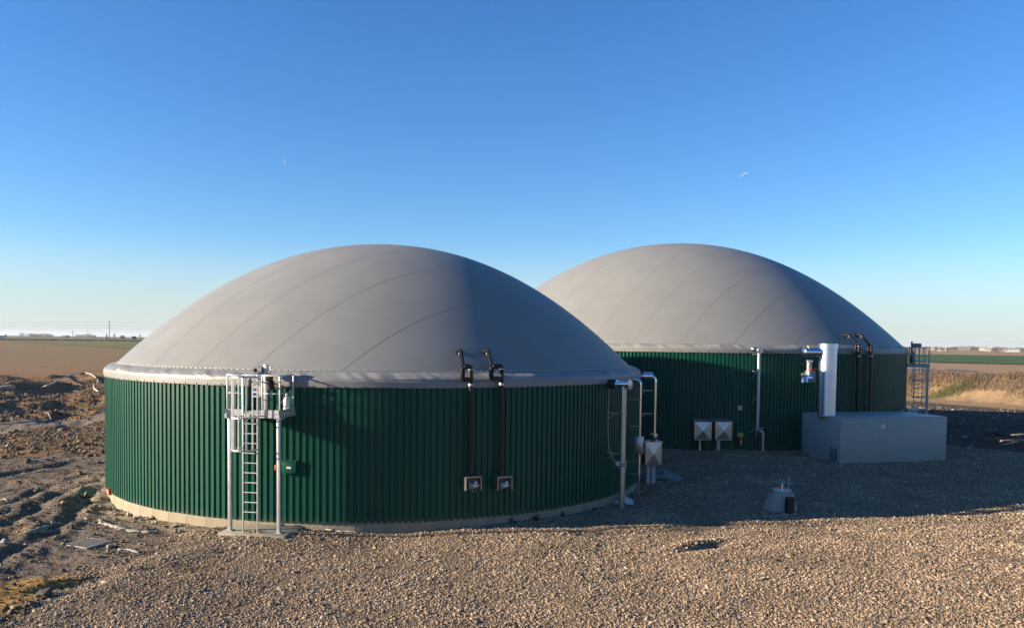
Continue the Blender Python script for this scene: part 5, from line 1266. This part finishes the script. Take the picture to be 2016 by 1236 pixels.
def utility_pole(px, py0, py1, d, label, arms, name='utility_pole', m=POLE, r=.22):
    g = land_at(px, d); h = far_z(px, py1, d) - g.z; root = thing(name, g, label, 'pole')
    MB().tube([g - Z*.5, g + Z*h], [r*1.3, r], 10).build('shaft', m, root)
    a = math.atan((px-1008)/CF); ux = Vector((cos(a), -sin(a), 0)); heads = []
    for fr, w in arms:
        MB().bar(g + Z*h*fr - ux*w, g + Z*h*fr + ux*w, .14, .12).build('cross_arm', GALV_D, root, smooth=False)
        for s_ in (-1, 1):
            MB().lathe(g + Z*(h*fr+.06) + ux*s_*w*.9, Z, [(0, .06), (.1, .1), (.2, .06)], 8).build('insulator', CASTG, root); heads.append(g + Z*(h*fr+.2) + ux*s_*w*.9)
    return heads
hd = utility_pole(215, 667, 630, 640, 'tall concrete utility pole carrying power lines over the green fields', ((.87, 1.1), (.72, 1.3), (.57, 1.1)))
utility_pole(143, 662, 651, 1000, 'thin far pole between the two tree belts', ((.93, .8),), r=.3)
utility_pole(172, 658, 649.5, 1050, 'thin far mast rising behind the short tree belt', ((.95, .6),), 'radio_mast', GALV_D, .35)
for k, p in enumerate(hd):
    for s_ in (-1, 1):
        e = p + Vector((s_*260*cos(.22), -s_*260*sin(.22)*(.2), -1.5 + 1.5*(s_ < 0))); pts = []
        for i in range(13):
            t_ = i/12; c_ = p.lerp(e, t_); c_.z -= 2.6*4*t_*(1-t_)*.5; pts.append(c_)
        tag(MB().tube(pts, .035, 4).build('power_line', CASTG), 'thin power line sagging from the concrete utility pole', 'cable', 'power lines')
# dark hedge along the field edge
hb = [land_at(p, 504) for p in np.linspace(-40, 420, 90)]; mb = MB(); rr = random.Random(9)
for p in hb:
    for _ in range(26):
        c_ = p + Vector((rr.uniform(-1.2, 1.2), rr.uniform(-1, 1), rr.uniform(0, .6))); e = rr.uniform(.2, .5)
        d1 = Vector((rr.gauss(0, 1), rr.gauss(0, 1), rr.gauss(0, 1))).normalized()*e; d2 = Vector((rr.gauss(0, 1), rr.gauss(0, 1), rr.gauss(0, 1))).normalized()*e
        mb.add([c_ - d1, c_ + d2, c_ + d1, c_ - d2], [(0, 1, 2, 3)])
tag(mb.build('hedge', EVER, smooth=False), 'low dark hedge running between the two green fields on the left', 'hedge')
# parked van far left
g = land_at(1, 560); a = .3; ux = Vector((cos(a), sin(a), 0)); uy = Vector((-sin(a), cos(a), 0)); root = thing('van', g, 'small white van parked at the far left field edge', 'van')
mb = MB(); pf = [(-2.4, .35), (2.4, .35), (2.4, 1.0), (1.75, 1.15), (1.15, 1.95), (-2.4, 2.0)]; n = len(pf)
mb.add([g + ux*x + uy*s_*.95 + Z*z for s_ in (-1, 1) for x, z in pf], [tuple(range(n)), tuple(range(2*n-1, n-1, -1))] + [(i, (i+1) % n, n+(i+1) % n, n+i) for i in range(n)]); mb.build('body', WHITE, root, smooth=False)
for sx in (-1.5, 1.5):
    for s_ in (-1, 1): MB().lathe(g + ux*sx + uy*(s_*.85-.1) + Z*.35, uy, [(0, .25), (.02, .35), (.2, .35), (.22, .25)], 14).build('wheel', RUBBER, root)
mb = MB(); mb.box(g + ux*.6 + Z*1.55 - uy*.955, ux*.5, uy*.01, Z*.25); mb.build('side_window', PANE, root, smooth=False)

# contrails, ten kilometres up
CON = mat('ice_cloud', (.8, .8, .8), 1.0, spec=0)
for (a, b, r_, lb) in (((559.5, 313), (561, 325), 10, 'short vertical white contrail in the sky above the smaller dome'), ((1451, 350), (1471, 340), 9, 'slanted white contrail in the sky above the larger dome')):
    A_ = CAM + ray(*a).normalized()*21000; B_ = CAM + ray(*b).normalized()*21000; n = 24; r_ *= .55
    tag(MB().tube([A_.lerp(B_, i/n) for i in range(n+1)], [r_*(.25+1.1*(i/n))*random.uniform(.7, 1.2) for i in range(n+1)], 7).build('contrail', CON), lb, 'contrail')

# thin winter haze over the plain
hz = bpy.data.materials.new('haze'); hz.use_nodes = True; nt = hz.node_tree
for n in list(nt.nodes): nt.nodes.remove(n)
pv = nt.nodes.new('ShaderNodeVolumePrincipled'); pv.inputs['Color'].default_value = (.80, .86, 1, 1); pv.inputs['Density'].default_value = 0.00010; pv.inputs['Anisotropy'].default_value = 0.2
mo = nt.nodes.new('ShaderNodeOutputMaterial'); nt.links.new(pv.outputs[0], mo.inputs['Volume'])
mb = MB(); mb.box((0, 0, 12), Vector((5600, 0, 0)), Vector((0, 5600, 0)), Z*14.5)
tag(link('haze', mb.mesh('haze', hz, smooth=False)), 'thin pale haze over the plain', kind='stuff')
